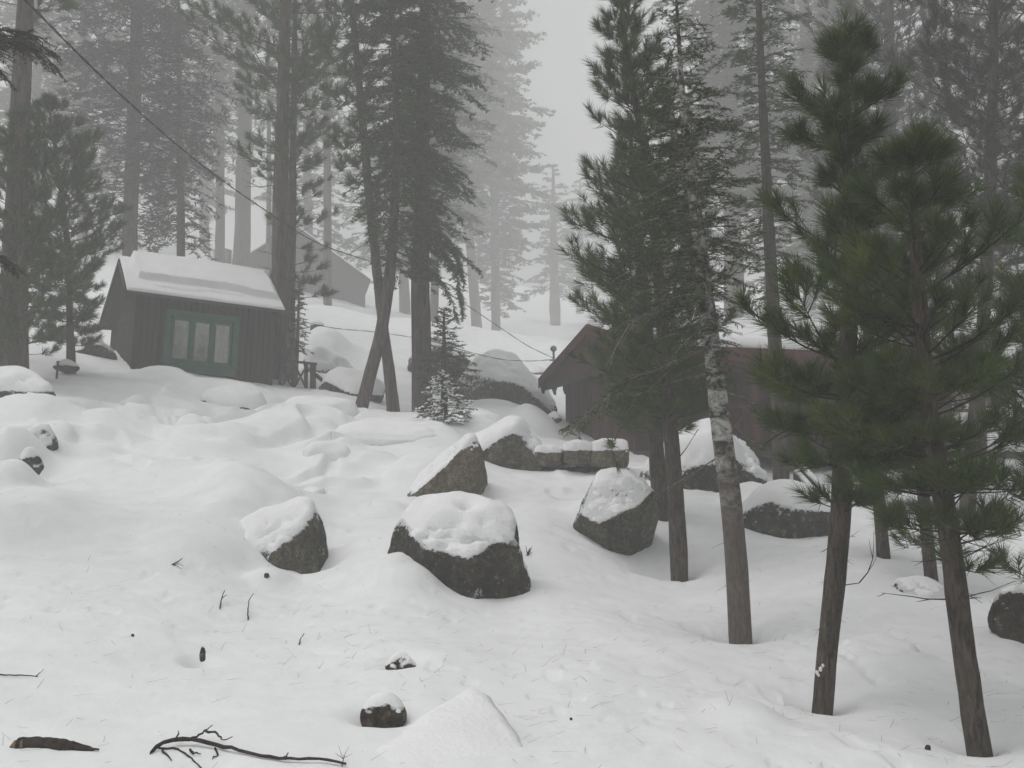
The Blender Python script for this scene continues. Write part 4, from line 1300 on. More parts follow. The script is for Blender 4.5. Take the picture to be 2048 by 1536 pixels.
PL = {}
LC = at(262, 741, 25.0)
cab = empty('cabin', LC, 'small dark brown board cabin with a green framed triple window and thick roof snow', 'cabin', rot=(0, radians(2.6), radians(30)))
CL, CD, CYR, CZR, CZE = 3.57, 3.9, 1.32, 2.98, 2.10     # length, depth, ridge position, ridge height, front wall top
BK = 0.50                                               # fall of the back slope


def roof_z(y):
    return CZE + (CZR - CZE) / CYR * y if y <= CYR else CZR - BK * (y - CYR)


WX0, WX1, WZ0, WZ1 = 0.82, 2.52, 0.38, 1.52
core = MB().prism_x([(0.06, -1.2), (CD - 0.06, -1.2), (CD - 0.06, roof_z(CD) - 0.10), (CYR, CZR - 0.08), (0.06, CZE - 0.06)], 0.05, WX0)
core.prism_x([(0.06, -1.2), (CD - 0.06, -1.2), (CD - 0.06, roof_z(CD) - 0.10), (CYR, CZR - 0.08), (0.06, CZE - 0.06)], WX1, CL - 0.05)
core.box(WX0, WX1, 0.06, CD - 0.06, -1.2, WZ0)
core.box(WX0, WX1, 0.06, 0.25, WZ1, CZE - 0.05)
core.box(WX0, WX1, 0.42, 0.5, WZ0, WZ1)
core.build('wall', WALL_CORE, cab)
pw = CL / 24
for i in range(24):
    x = i * pw
    if x + pw > WX0 and x < WX1:
        link('plank', plank_mesh(PL, pw, 0.045, -1.2, WZ0, WALL), cab, (x, 0.058, 0))
        link('plank', plank_mesh(PL, pw, 0.045, WZ1, CZE, WALL), cab, (x, 0.058, 0))
    else:
        link('plank', plank_mesh(PL, pw, 0.045 + 0.008 * (i % 3), -1.2, CZE, WALL), cab, (x, 0.058, 0))
ng = 24
gw = CD / ng
for i in range(ng):
    y0 = i * gw
    za, zb = roof_z(y0 + 0.012) - 0.03, roof_z(y0 + gw - 0.012) - 0.03
    mb = MB().prism_x([(0.012, -1.2), (gw - 0.012, -1.2), (gw - 0.012, zb), (0.012, za)], -0.045 - 0.010 * (i % 2), 0)
    o = mb.build('plank', WALL, cab, loc=(0.048, y0, 0))
    mb = MB().prism_x([(0.012, -1.2), (gw - 0.012, -1.2), (gw - 0.012, zb), (0.012, za)], 0, 0.045)
    mb.build('plank', WALL, cab, loc=(CL - 0.048, y0, 0))
for x in (-0.02, CL - 0.09):
    MB().box(x, x + 0.11, -0.018, 0.010, -1.2, CZE).build('corner_board', WALL, cab)
# roof
OV, OVR, EV = 0.30, 0.14, 0.36
ez = CZE - (CZR - CZE) / CYR * EV
MB().prism_x([(-EV, ez), (CYR, CZR), (CYR, CZR + 0.09), (-EV, ez + 0.09)], -OV, CL + OVR).build('roof', ROOFING, cab)
MB().prism_x([(CYR + 0.002, CZR), (CD + 0.3, roof_z(CD + 0.3)), (CD + 0.3, roof_z(CD + 0.3) + 0.09), (CYR + 0.002, CZR + 0.09)], -OV, CL + OVR).build('roof', ROOFING, cab)
MB().prism_x([(-EV - 0.004, ez - 0.09), (CYR, CZR - 0.09), (CYR, CZR + 0.08), (-EV - 0.004, ez + 0.08)], -OV - 0.035, -OV - 0.003).build('bargeboard', WALL, cab)
MB().prism_x([(CYR, CZR - 0.09), (CD + 0.3, roof_z(CD + 0.3) - 0.09), (CD + 0.3, roof_z(CD + 0.3) + 0.08), (CYR, CZR + 0.08)], -OV - 0.035, -OV - 0.003).build('bargeboard', WALL, cab)
for i in range(6):
    x = 0.1 + i * (CL - 0.2) / 5
    MB().prism_x([(-EV + 0.03, ez - 0.10 + 0.02), (0.05, CZE - 0.12), (0.05, CZE - 0.005), (-EV + 0.03, ez + 0.015)], x - 0.03, x + 0.03).build('rafter', WALL, cab)


def cab_roof(u, v):
    x = -OV + u * (CL + OV + OVR)
    y = -EV + v * (CYR + EV)
    return np.stack([x, y, ez + 0.092 + (CZR - ez) / (CYR + EV) * (y + EV)], -1)


def cab_thick(u, v):
    x = -OV + u * (CL + OV + OVR)
    y = -EV + v * (CYR + EV)
    P = np.stack([x, y, 0 * x], -1)
    e = 0.09 * fbm(P * 1.1, 2, 5) + 0.008 * fbm(P * 5, 2, 6)
    k = smooth01((y + EV - 0.55 + e + 0.20 * u) / 0.07) * smooth01((x + OV - 0.28 + 0.6 * e) / 0.09) * smooth01((CL + OVR - x - 0.0 + e) / 0.2)
    k2 = smooth01((y + EV - 0.26 + 1.2 * e) / 0.07) * smooth01((x - 0.1) / 0.5) * smooth01((CL - 0.6 - x) / 0.5)
    edge = smooth01((y + EV) / 0.07 + 0.35) * smooth01((x + OV) / 0.05 + 0.3) * smooth01((CL + OVR - x) / 0.05 + 0.3)
    return (0.065 + 0.012 * e) * edge + 0.035 * k2 * edge + 0.19 * k * edge + (0.012 * fbm(P * 1.2, 2, 8) + 0.006 * fbm(P * 5, 2, 9)) * edge


link('roof_snow', snow_sheet(cab_roof, cab_thick, 170, 110, bottom=-0.004), cab)


def cab_roof_b(u, v):
    x = -OV + u * (CL + OV + OVR)
    y = CYR + v * (CD + 0.3 - CYR)
    return np.stack([x, y, CZR + 0.092 - BK * (y - CYR)], -1)


link('roof_snow', snow_sheet(cab_roof_b, lambda u, v: (0.07 + 0.2 * smooth01((u - 0.08) / 0.05)) * smooth01((1 - v) / 0.03 + 0.3), 60, 40, bottom=-0.004), cab)
# window: casing > sash, pane, curtain
win = MB()
win.box(WX0 - 0.09, WX1 + 0.09, -0.055, 0.06, WZ1 - 0.02, WZ1 + 0.14).box(WX0 - 0.09, WX0 + 0.06, -0.045, 0.06, WZ0 - 0.04, WZ1 - 0.02).box(WX1 - 0.06, WX1 + 0.09, -0.045, 0.06, WZ0 - 0.04, WZ1 - 0.02)
win.box(WX0 - 0.13, WX1 + 0.13, -0.10, 0.06, WZ0 - 0.10, WZ0 - 0.04)
w3 = (WX1 - WX0 - 0.12) / 3
for i in (1, 2):
    win.box(WX0 + 0.06 + i * w3 - 0.035, WX0 + 0.06 + i * w3 + 0.035, -0.038, 0.06, WZ0 - 0.04, WZ1 - 0.02)
winb = win.build('window', GREEN, cab)
MB().box(WX0 - 0.05, WX1 + 0.05, -0.052, 0.0, WZ0 - 0.30, WZ0 - 0.102).build('apron', GREEN, winb)
for i in range(3):
    a, b = WX0 + 0.06 + i * w3 + 0.036, WX0 + 0.06 + (i + 1) * w3 - 0.036
    z0, z1 = WZ0 - 0.038, WZ1 - 0.022
    fr = MB().box(a, a + 0.045, -0.02, 0.03, z0, z1).box(b - 0.045, b, -0.02, 0.03, z0, z1).box(a + 0.045, b - 0.045, -0.02, 0.03, z1 - 0.09, z1).box(a + 0.045, b - 0.045, -0.02, 0.03, z0, z0 + 0.07)
    fr.build('sash', GREEN, winb)
    MB().box(a + 0.04, b - 0.04, 0.004, 0.010, z0 + 0.06, z1 - 0.08).build('pane', GLASS, winb)
    n = 28
    vs, fs = [], []
    for k in range(n):
        xx = a + 0.02 + (b - a - 0.04) * k / (n - 1)
        yy = 0.055 + 0.022 * sin(k * 1.3 + i) + 0.01 * sin(k * 2.9)
        vs += [(xx, yy, z0 + 0.02), (xx, yy, z1 - 0.02)]
    fs = [(2 * k, 2 * k + 2, 2 * k + 3, 2 * k + 1) for k in range(n - 1)]
    mb = MB()
    mb.add(vs, fs)
    mb.build('curtain', CURTAIN if i == 1 else CURTAIN_D, winb, smooth=True)

# ------------------------------------------------------------------ porch railing beside that cabin
RY = 27.2
rl = empty('porch_railing', at(605, 785, RY), 'dark wooden railing with crossed braces and sloping handrail at the cabin end', 'railing')
rb = np.array(rl.location)


def railbar(name, p, q, w, h):
    a, b = at(p[0], p[1], RY + (p[2] if len(p) > 2 else 0)) - rb, at(q[0], q[1], RY + (q[2] if len(q) > 2 else 0)) - rb
    MB().bar(a, b, w, h, up=(0, 0, 1) if abs(b[2] - a[2]) < 0.95 * np.linalg.norm(b - a) else (0, 1, 0)).build(name, GREYWOOD, rl)


railbar('top_rail', (545, 719, -0.1), (634, 728), 0.12, 0.055)
railbar('bottom_rail', (556, 774, -0.1), (630, 781), 0.07, 0.06)
for px, w, y0 in ((585, 0.075, 723), (612, 0.085, 727), (626, 0.15, 727), (560, 0.07, 721)):
    railbar('post', (px, y0 + 1, 0.03), (px, 800, 0.03), w, 0.09)
railbar('brace', (588, 727, 0.09), (612, 776, 0.09), 0.05, 0.05)
railbar('brace', (610, 738, -0.06), (587, 776, -0.06), 0.05, 0.05)
railbar('brace', (562, 727, 0.09), (583, 774, 0.09), 0.05, 0.05)
railbar('brace', (583, 745, -0.06), (562, 774, -0.06), 0.05, 0.05)
railbar('handrail', (631, 749), (678, 790, -0.9), 0.07, 0.085)
railbar('post', (656, 772, -0.45), (656, 805, -0.45), 0.09, 0.09)

# ------------------------------------------------------------------ red cabin
RC = np.array([2.85, 20.0, 1.0])
red = empty('red_cabin', RC, 'large dark red board cabin with low snowy roof and open porch behind right pines', 'cabin', rot=(0, 0, math.asin(0.272)))
RW, RL_, RE, RR = 7.69, 9.6, 3.02, 3.98     # gable width, length, eave height, ridge height
FY = 2.35                                   # front wall set back behind the porch


def rz(y):
    return RE + (RR - RE) * (1 - abs(y - RW / 2) / (RW / 2))


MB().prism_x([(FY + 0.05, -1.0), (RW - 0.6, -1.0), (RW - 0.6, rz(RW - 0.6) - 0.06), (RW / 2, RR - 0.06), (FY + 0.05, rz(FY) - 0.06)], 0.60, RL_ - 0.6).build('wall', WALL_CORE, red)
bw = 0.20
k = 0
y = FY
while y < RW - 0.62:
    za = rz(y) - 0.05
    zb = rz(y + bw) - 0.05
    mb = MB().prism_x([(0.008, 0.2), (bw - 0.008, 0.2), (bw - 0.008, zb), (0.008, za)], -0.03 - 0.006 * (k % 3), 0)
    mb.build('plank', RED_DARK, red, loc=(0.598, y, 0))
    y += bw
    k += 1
x = 0.60
while x < RL_ - 0.8:
    link('plank', plank_mesh(PL, bw, 0.03 + 0.006 * (k % 3), 0.2, rz(FY) - 0.07, RED), red, (x, FY + 0.048, 0))
    x += bw
    k += 1
# gable face that overhangs the wall
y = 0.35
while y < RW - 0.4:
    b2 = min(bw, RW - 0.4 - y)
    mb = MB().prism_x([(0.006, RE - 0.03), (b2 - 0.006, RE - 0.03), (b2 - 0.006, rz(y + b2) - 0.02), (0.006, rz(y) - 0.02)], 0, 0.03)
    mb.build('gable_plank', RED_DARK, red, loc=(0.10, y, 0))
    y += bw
MB().box(0.07, 0.16, 0.1, RW - 0.1, RE - 0.20, RE - 0.04).build('gable_beam', GREYWOOD, red)
MB().prism_x([(0, RE), (RW / 2, RR), (RW / 2, RR + 0.13), (0, RE + 0.13)], 0, RL_).build('roof', ROOFING, red)
MB().prism_x([(RW / 2 + 0.002, RR), (RW, RE), (RW, RE + 0.13), (RW / 2 + 0.002, RR + 0.13)], 0, RL_).build('roof', ROOFING, red)
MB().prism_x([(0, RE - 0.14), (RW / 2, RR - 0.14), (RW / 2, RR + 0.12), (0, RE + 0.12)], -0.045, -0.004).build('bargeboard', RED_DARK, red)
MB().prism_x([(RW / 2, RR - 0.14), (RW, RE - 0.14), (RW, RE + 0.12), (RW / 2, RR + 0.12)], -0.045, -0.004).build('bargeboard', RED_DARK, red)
MB().box(0.0, RL_, -0.05, -0.004, RE - 0.17, RE + 0.12).build('fascia', RED_TRIM, red)
for i in range(3):
    MB().prism_x([(RW - 0.02, RE - 0.05), (RW - 0.02, RE - 0.16), (RW - 0.16, RE - 0.30), (RW - 0.34, RE - 0.12), (RW - 0.34, RE + 0.02)], 0.02 + i * 0.32, 0.08 + i * 0.32).build('rafter_tail', GREYWOOD, red)
FZ = 1.05
MB().box(0.5, RL_ - 0.5, 0.2, FY + 0.01, FZ - 0.14, FZ).build('porch_floor', GREYWOOD, red)
MB().box(0.55, RL_ - 0.5, 0.32, 0.42, RE - 0.32, RE - 0.16).build('porch_beam', RED_TRIM, red)
posts = (0.62, 2.42, 4.3, 6.2, 8.1)
for x in posts:
    MB().box(x - 0.07, x + 0.07, 0.30, 0.44, -0.9, RE - 0.322).build('post', RED_TRIM, red)
for a, b in zip(posts[:-1], posts[1:]):
    if a == 2.42:
        continue
    MB().box(a + 0.072, b - 0.072, 0.34, 0.40, FZ + 0.88, FZ + 0.96).build('top_rail', RED_TRIM, red)
    MB().box(a + 0.072, b - 0.072, 0.34, 0.40, FZ + 0.08, FZ + 0.15).build('bottom_rail', RED_TRIM, red)
    m_ = (a + b) / 2
    MB().box(m_ - 0.04, m_ + 0.04, 0.345, 0.395, FZ + 0.152, FZ + 0.878).build('baluster', RED_TRIM, red)
    for c, d in ((a + 0.07, m_ - 0.04), (m_ + 0.04, b - 0.07)):
        MB().bar((c, 0.355, FZ + 0.16), (d, 0.355, FZ + 0.87), 0.04, 0.06).build('brace', RED_TRIM, red)
        MB().bar((c, 0.405, FZ + 0.87), (d, 0.405, FZ + 0.16), 0.04, 0.06).build('brace', RED_TRIM, red)
for nm, ya, yb in (('roof_snow', 0.0, RW / 2), ('roof_snow', RW / 2, RW)):
    def pos(u, v, ya=ya, yb=yb):
        yy = ya + v * (yb - ya)
        return np.stack([u * RL_, yy, RE + (RR - RE) * (1 - np.abs(yy - RW / 2) / (RW / 2)) + 0.132], -1)

    def th(u, v, ya=ya):
        e = v if ya == 0.0 else 1 - v
        P = np.stack([u * 9, v * 4, 0 * u], -1)
        return (0.17 + 0.03 * fbm(P * 0.8, 3, 71)) * smooth01(e / 0.03 + 0.35) * smooth01(u / 0.012 + 0.3)
    link(nm, snow_sheet(pos, th, 90, 30, bottom=-0.004), red)

# stair rails with snow on them, right of the porch post
st = empty('stair_rail', at(1640, 1005, 17.6), 'sloping wooden stair rails carrying strips of snow, behind the flat slab', 'railing')
sb = np.array(st.location)
for k, (p, q) in enumerate((((1592, 948, 18.4), (1688, 1052, 16.4)), ((1588, 972, 18.4), (1684, 1074, 16.4)), ((1606, 940, 19.2), (1706, 1044, 17.0)))):
    a, b = at(*p) - sb, at(*q) - sb
    MB().bar(a, b, 0.10, 0.07).build('rail', GREYWOOD, st)
    MB().bar(a + np.array([0, 0, 0.062]), b + np.array([0, 0, 0.062]), 0.085, 0.05).build('snow_strip', SNOW_CAP, st)
for p, Yp in (((1596, 950), 18.35), ((1684, 1046), 16.5)):
    a = at(p[0], p[1], Yp) - sb
    MB().box(a[0] - 0.05, a[0] + 0.05, a[1] + 0.056, a[1] + 0.14, a[2] - 1.1, a[2] + 0.02).build('post', GREYWOOD, st)

# ------------------------------------------------------------------ stone wall at the red cabin's foot
swc = at(1165, 945, 18.2)
sw = empty('stone_wall', swc, 'low retaining wall of squared tan stones with snow humps, left of the egg-shaped boulder', 'wall')


def block(box, Y, depth, mat, seed, cap):
    x0, y0, x1, y1 = box
    c = at((x0 + x1) / 2, (y0 + y1) / 2, Y)
    a, h = (x1 - x0) / 2 * mpp(Y), (y1 - y0) / 2 * mpp(Y)
    d, f = ico(4)
    sft = 9.0
    r = (np.abs(d[:, 0]) ** sft + np.abs(d[:, 1]) ** sft + np.abs(d[:, 2]) ** sft) ** (-1 / sft)
    v = d * r[:, None] * np.array([a, depth, h])
    v += vert_normals(v, f) * (0.035 * fbm(v * 3 + seed, 4, seed))[:, None]
    n = vert_normals(v, f)
    link('stone', mesh_from('stone', v + c - swc, tris=f, mat=mat), sw)
    if cap:
        t = cap * smooth01((n[:, 2] - 0.45) / 0.4) * (1.0 + 0.5 * np.cos(v[:, 0] / a * 1.5)) * 0.7 - 0.012
        cv = v + np.array([0, 0, 1.0]) * t[:, None] + n * 0.12 * t[:, None]
        keep = (n[:, 2][f].max(1) > 0.42)
        used = np.unique(f[keep])
        rm = -np.ones(len(v), int)
        rm[used] = np.arange(len(used))
        link('snow_cap', mesh_from('snow_cap', cv[used] + c - swc, tris=rm[f[keep]], mat=SNOW_CAP), sw)


block((1070, 902, 1126, 932), 18.3, 0.30, ROCK_TAN, 1, 0.10)
block((1124, 898, 1184, 930), 18.2, 0.32, ROCK_TAN, 2, 0.14)
block((1182, 896, 1252, 936), 18.0, 0.34, ROCK_TAN, 3, 0.16)
block((1084, 930, 1132, 960), 18.45, 0.26, ROCK_DARK, 4, 0)
block((1128, 928, 1212, 968), 18.45, 0.28, ROCK_DARK, 5, 0)
block((1208, 934, 1262, 975), 18.35, 0.28, ROCK_DARK, 6, 0)

# ------------------------------------------------------------------ cabins in the fog
FAR_W = mat_plain('far_cabin_boards', (0.045, 0.038, 0.034), 0.85)


def far_cabin(name, label, c, yaw, W, D, hw, rise, mat, roofsnow=0.25, base=-1.5, ov=0.4, windows=()):
    p = empty(name, c, label, 'cabin', rot=(0, 0, yaw))
    MB().prism([(-W / 2, base), (W / 2, base), (W / 2, hw), (0, hw + rise), (-W / 2, hw)], 0, D).build('wall', mat, p)
    s = rise / (W / 2)
    for sg in (-1, 1):
        e = sg * (W / 2 + ov)
        ze = hw - s * ov
        MB().prism([(e, ze), (sg * 0.002, hw + rise + 0.002), (sg * 0.002, hw + rise + 0.12), (e, ze + 0.12)], -ov, D + ov).build('roof', ROOFING, p)

        def pos(u, v, sg=sg):
            x = sg * (W / 2 + ov) * u
            return np.stack([x, -ov + v * (D + 2 * ov), hw + rise - s * np.abs(x) + 0.122], -1)
        link('roof_snow', snow_sheet(pos, lambda u, v: roofsnow * (0.85 + 0.2 * np.sin(v * 7 + u * 3)) * smooth01((1 - u) / 0.05 + 0.3) * smooth01(v / 0.02 + 0.3), 24, 24), p)
    n = int(W / 0.3)
    for i in range(n):
        x0 = -W / 2 + i * W / n
        xm = x0 + W / n / 2
        MB().box(x0 + 0.02, x0 + W / n - 0.02, -0.025, -0.002, base, hw + rise - s * max(abs(x0 + 0.02), abs(x0 + W / n - 0.02)) - 0.02).build('plank', mat, p)
    return p


far_cabin('far_cabin', 'dim cabin deep in the fog with a snow-edged gable, behind the massive trunk', at(588, 652, 78.0), radians(12), 11.0, 11.0, 4.0, 3.8, FAR_W)
far_cabin('far_cabin', 'faded pinkish cabin half hidden behind the right foreground pines', at(1850, 892, 33.0), radians(-8), 4.6, 6.0, 2.0, 1.2, PINKISH)

tk = empty('water_tank', at(444, 556, 74.0), 'round grey tank in the fog beside a ghostly trunk, above cabin roof', 'tank')
MB().lathe([(0.64, -0.8), (0.64, 2.02)], 24).build('body', METAL, tk, smooth=False)
MB().lathe([(0.68, 2.022), (0.68, 2.09), (0.40, 2.2), (0.02, 2.25)], 24).build('lid', METAL, tk)
sp_ = empty('tree_stump', at(634, 672, 40.0), 'weathered stump with a pointed snow cap in front of the dim fog cabin', 'stump')
MB().lathe([(0.34, -0.5), (0.29, 0.1), (0.27, 0.42)], 14).build('trunk', GREYWOOD, sp_)
MB().lathe([(0.29, 0.422), (0.27, 0.50), (0.16, 0.58), (0.04, 0.64)], 14).build('snow_cap', SNOW_CAP, sp_, smooth=True)
pole = at(112, 760, 21.8)
pt = at(116, 724, 21.8)
sk = empty('stake', pole, 'thin dark stake leaning in the snow near the left edge trunk', 'stake')
MB().bar((0, 0, -0.3), pt - pole, 0.035, 0.035, up=(0, 1, 0)).build('stick', GREYWOOD, sk)
MB().bar(pt - pole + np.array([-0.03, 0, 0.002]), pt - pole + np.array([0.03, 0, 0.012]), 0.05, 0.02).build('cap', GREYWOOD, sk)
rock('flat dark stone at the stem foot of the bushy young pine', (108, 716, 158, 748), 22.4, 0.8, seed=90, mat=ROCK_DARK, snow=0.10, thr=0.6, sub=3)

# ------------------------------------------------------------------ utility mast and wires
mb_ = at(1110, 775, 27.0)
mt_ = at(1107, 700, 27.0)
um = empty('utility_mast', mb_, 'thin metal service mast with a weatherhead at the red cabin roof edge', 'mast')
v, q = tubes(np.stack([np.array([0, 0, -0.2]), (mt_ - mb_) * 0.5, mt_ - mb_])[None], np.array([[0.035, 0.033, 0.03]]), 8)
link('pole', mesh_from('pole', v, quads=q, mat=METAL), um)
hd = MB().lathe([(0.03, -0.05), (0.085, 0.0), (0.09, 0.05), (0.06, 0.10), (0.02, 0.12)], 12)
hd.build('weatherhead', METAL, um, smooth=True, loc=tuple(mt_ - mb_))
MB().bar(((mt_ - mb_) * 0.72) + np.array([-0.12, 0, 0]), ((mt_ - mb_) * 0.72) + np.array([0.04, 0, 0]), 0.03, 0.03).build('bracket', METAL, um)


def wire(label, pts, r):
    P = resample(np.array([at(*p) for p in pts]), 60)
    o = P[0].copy()
    L = np.concatenate([[0], np.cumsum(np.linalg.norm(np.diff(P, axis=0), axis=1))])
    par = empty('power_line', o, label, 'cable')
    a = L * 9.0
    off = np.stack([np.cos(a), 0 * a, np.sin(a)], -1) * r * 0.8
    Pd = resample(P, 400)
    Ld = np.concatenate([[0], np.cumsum(np.linalg.norm(np.diff(Pd, axis=0), axis=1))])
    ad = Ld * 7.0
    offd = np.stack([np.cos(ad), 0 * ad, np.sin(ad)], -1) * r * 0.9
    for s_ in (1, -1):
        v, q = tubes((Pd + s_ * offd - o)[None], np.full((1, 400), r * 0.75), 5)
        link('strand', mesh_from('strand', v, quads=q, mat=CABLE), par)


wire('long black twisted cable slanting down from the upper left corner', [(-60, -110, 8.5), (50, 0, 9.6), (200, 150, 11.8), (370, 303, 15.0), (530, 420, 19.0), (640, 488, 22.3), (738, 522, 25.0)], 0.0085)
wire('black cable dropping from the thick trunk to the mast', [(848, 555, 26.0), (930, 608, 26.3), (1000, 655, 26.6), (1060, 694, 26.8), (1106, 716, 27.0)], 0.007)
wire('low sagging cable between the cabin end and the mast', [(566, 632, 27.2), (660, 655, 27.0), (750, 664, 26.8), (860, 682, 26.8), (935, 703, 26.8), (1000, 718, 26.9), (1060, 722, 27.0), (1107, 719, 27.0)], 0.007)

# ------------------------------------------------------------------ things lying on the snow
def on_ground(px, py, y0=4.2, y1=40.0):
    ys = np.exp(np.linspace(math.log(y0), math.log(y1), 160))
    P = np.array([at(px, py, y) for y in ys])
    d = P[:, 2] - ground(P[:, 0], P[:, 1])
    i = np.argmax(d < 0) if (d < 0).any() else len(ys) - 1
    i = max(i, 1)
    t = d[i - 1] / (d[i - 1] - d[i] + 1e-9)
    y = ys[i - 1] + (ys[i] - ys[i - 1]) * t
    p = at(px, py, y)
    return p


def stick(name, label, cat, lines, r, mat=TWIG, lift=0.4, group=None, n=7, kids='branchlet'):
    """lines: pixel polylines; the first is the main stem"""
    base = on_ground(*lines[0][0][:2])
    par = empty(name, base, label, cat, group)
    for i, ln in enumerate(lines):
        P = np.array([on_ground(p[0], p[1]) + np.array([0, 0, (p[2] if len(p) > 2 else 0.0) + r * lift]) for p in ln])
        k = max(5, len(P) * 3)
        P = resample(P, k) if len(P) > 1 else P
        w = RNG.normal(0, r * 0.25, (k, 3))
        w[0] = w[-1] = 0
        rr = r * (1.0 if i == 0 else 0.55)
        v, q = tubes((P + w - base)[None], (rr * np.linspace(1, 0.45 if i == 0 else 0.35, k) * RNG.uniform(0.85, 1.15, k))[None], n)
        link('stem' if i == 0 else kids, mesh_from('stem', v, quads=q, mat=mat), par)
    return par


stick('fallen_branch', 'bare forked branch lying across the bottom left snow', 'branch',
      [[(302, 1508), (322, 1498, 0.02), (352, 1493, 0.03), (440, 1500, 0.02), (500, 1512, 0.01), (560, 1523, 0.01), (625, 1526, 0.02), (692, 1534, 0.01)],
       [(318, 1502, 0.01), (345, 1499), (372, 1510), (392, 1527), (410, 1545)], [(376, 1494, 0.03), (408, 1483, 0.05), (424, 1474, 0.06)], [(410, 1482, 0.05), (435, 1487, 0.05), (452, 1500, 0.05), (464, 1498, 0.06)],
       [(352, 1493, 0.03), (356, 1482, 0.05)], [(430, 1506, 0.02), (436, 1512), (425, 1519)], [(570, 1524, 0.01), (576, 1519, 0.03)], [(380, 1505, 0.01), (388, 1512, 0.01), (402, 1514, 0.01)], [(325, 1503), (343, 1523)]], 0.0135)
# the bark-covered log with a split pale end
lp = [on_ground(36, 1494), on_ground(80, 1492), on_ground(130, 1497), on_ground(198, 1504)]
lb_ = lp[0]
lg = empty('log_piece', lb_, 'short bark-covered log with pale split end and sharp tip, bottom left', 'log')
P = resample(np.array([p + np.array([0, 0, 0.012]) for p in lp]), 24)
v, q = tubes((P - lb_)[None], (np.concatenate([np.linspace(0.036, 0.038, 12), np.linspace(0.037, 0.004, 12)]) * RNG.uniform(0.93, 1.07, 24))[None], 14)
v = v + 0.004 * np.stack([vnoise(v * 45, 3), vnoise(v * 45, 4), vnoise(v * 45, 5)], -1)
link('bark', mesh_from('bark', v, quads=q, mat=TWIG), lg)
PALEWOOD = mat_wood('split_wood', (0.16, 0.12, 0.07), (0.32, 0.25, 0.16), 14, 14)
v, q = tubes(np.stack([P[0] - lb_ + np.array([-0.035, -0.02, -0.012]), P[0] - lb_ + np.array([-0.012, -0.008, 0.0]), P[0] - lb_ + np.array([0.03, 0, 0.0])])[None], np.array([[0.008, 0.027, 0.030]]), 9)
link('split_end', mesh_from('split_end', v, quads=q, mat=PALEWOOD), lg)
stick('twig', 'thin straight twig with a thick knot, lying at the far left edge', 'twig', [[(-12, 1352, 0.01), (18, 1354, 0.01), (50, 1354, 0.01), (76, 1354)], [(72, 1353), (88, 1345, 0.02)]], 0.006)
stick('twig', 'small forked twig standing in the snow, left of the curved one', 'twig', [[(440, 1219), (443, 1207, 0.04), (449, 1198, 0.08)], [(443, 1206, 0.04), (454, 1203, 0.06)]], 0.008)
stick('twig', 'small curved twig in the snow, right of the forked one', 'twig', [[(496, 1241), (496, 1226, 0.04), (500, 1214, 0.08), (507, 1209, 0.10)]], 0.007)
stick('twig', 'short dark twig right of the curved twig, above fallen branch', 'twig', [[(598, 1290), (602, 1282, 0.02), (608, 1277, 0.04)]], 0.006)
stick('twig', 'pinkish broken twig with three prongs, below the knobbly mound', 'twig', [[(344, 1130), (356, 1125, 0.01), (364, 1121, 0.02)], [(344, 1130), (356, 1136, 0.01), (364, 1139)], [(346, 1130), (358, 1131, 0.01), (368, 1134, 0.01)]], 0.008)
stick('twig', 'tiny leafy sprig beside the broad dark boulder', 'twig', [[(1054, 1112), (1060, 1106, 0.05)], [(1055, 1110), (1064, 1110, 0.03)], [(1055, 1111), (1052, 1102, 0.06)], [(1057, 1110), (1064, 1103, 0.06)]], 0.012)
stick('twig', 'dry grassy sprig at the right tip of the fallen branch', 'twig', [[(684, 1534), (688, 1522, 0.03)], [(686, 1526, 0.02), (676, 1510, 0.05)], [(686, 1526, 0.02), (698, 1512, 0.05)], [(687, 1524, 0.02), (704, 1520, 0.03)], [(686, 1526, 0.02), (670, 1518, 0.03)]], 0.003)


def cone(label, px, py, r):
    p = on_ground(px, py)
    par = empty('pine_cone', p, label, 'pine cone')
    d, f = ico(2)
    v = d * np.array([r, r, r * 1.25])
    v = v * (1 + 0.22 * np.sin(np.arctan2(d[:, 1], d[:, 0]) * 5 + d[:, 2] * 9))[:, None] + np.array([0, 0, r * 0.5])
    link('scales', mesh_from('scales', v, tris=f, mat=ROCK_BROWN_W, smooth=False), par)


ROCK_BROWN_W = mat_wood('cone_scales', (0.03, 0.018, 0.012), (0.09, 0.05, 0.035), 40, 40)
cone('dark pine cone on open snow left of the narrow slot', 265, 1273, 0.011)
cone('reddish pine cone below the left boulder', 533, 1155, 0.026)
cone('upright brown pine cone near the base of the rightmost pine', 1856, 1500, 0.016)
cone('tiny pine cone right of the broad dark boulder, alone', 1142, 1440, 0.008)

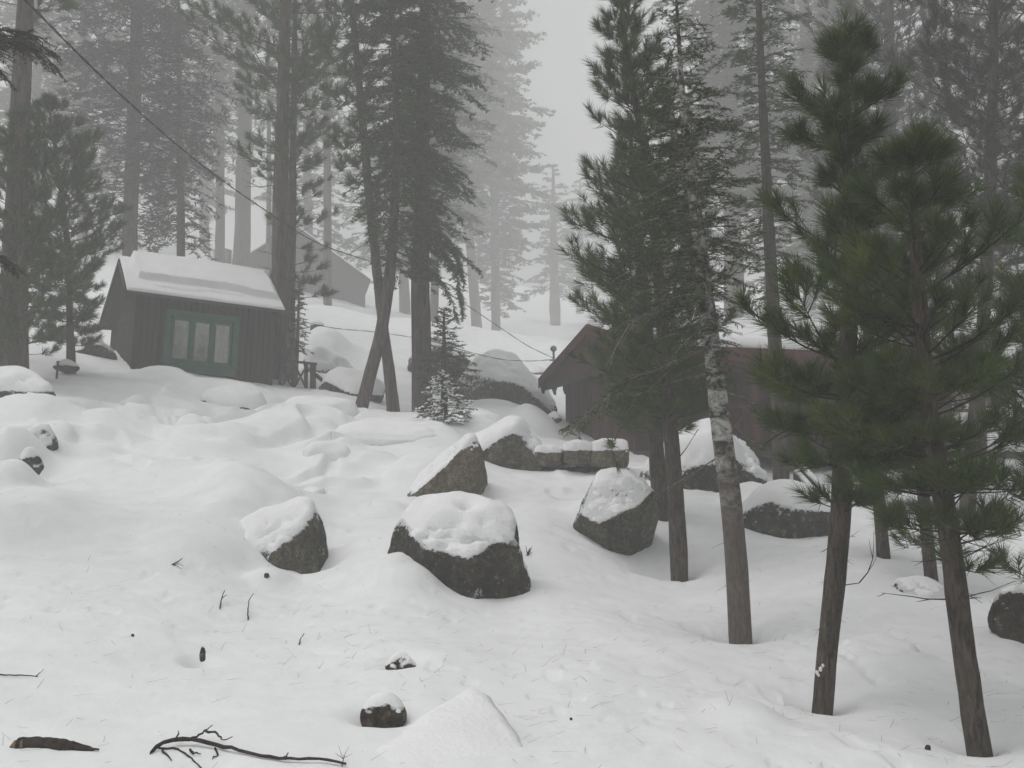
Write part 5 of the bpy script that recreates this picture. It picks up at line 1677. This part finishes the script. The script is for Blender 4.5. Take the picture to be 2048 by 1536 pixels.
# fallen needles and specks
NEEDLE_DRY = mat_plain('dry_needles', (0.20, 0.165, 0.12), 0.8)
n = 2600
ya = np.exp(RNG.uniform(math.log(5.0), math.log(17), n))
xa = RNG.uniform(-0.56, 0.56, n) * ya
cl = vnoise(np.stack([xa * 0.8, ya * 0.5, 0 * xa], -1), 77)
kp = cl + RNG.normal(0, 0.4, n) > -0.25
xa, ya = xa[kp], ya[kp]
za = ground(xa, ya)
n = len(xa)
an = RNG.uniform(0, 2 * pi, n)
tilt = np.abs(RNG.normal(0, 0.22, n))
ln = RNG.uniform(0.03, 0.15, n)
d = np.stack([np.cos(an) * np.cos(tilt), np.sin(an) * np.cos(tilt), np.sin(tilt)], -1)
b = np.stack([xa, ya, za + 0.001], -1)
wv = unit(np.stack([-np.sin(an), np.cos(an), 0.3 + 0 * an], -1)) * (0.0009 + 0.00008 * ya)[:, None]
v = np.stack([b - wv, b + wv, b + d * ln[:, None] + wv * 0.5, b + d * ln[:, None] - wv * 0.5], 1).reshape(-1, 3)
tag(link('needle_litter', mesh_from('needle_litter', v, quads=np.arange(len(v)).reshape(-1, 4), mat=NEEDLE_DRY, smooth=False)), 'thin dry pine needles scattered over the snow', 'needles', kind='stuff')

# ------------------------------------------------------------------ the fog
hz, hn, hl, hp = new_mat('haze')
hn.remove(hp)
pv = hn.new('ShaderNodeVolumePrincipled')
pv.inputs['Color'].default_value = (0.985, 0.99, 0.99, 1)
pv.inputs['Density'].default_value = HAZE_DENSITY
pv.inputs['Anisotropy'].default_value = 0.1
hl.new(pv.outputs[0], hn['Material Output'].inputs['Volume'])
zs = [1e9, -1e9]
bpy.context.view_layer.update()
for o in S.objects:
    if o.type == 'MESH':
        for c in o.bound_box:
            z = (o.matrix_world @ __import__('mathutils').Vector(c)).z
            zs[0], zs[1] = min(zs[0], z), max(zs[1], z)
HB = MB().box(-300, 300, -20, 200, zs[0] - 1.0, zs[1] + 1.0)
tag(HB.build('haze', hz), 'pale grey fog filling the forest', 'fog', kind='stuff')
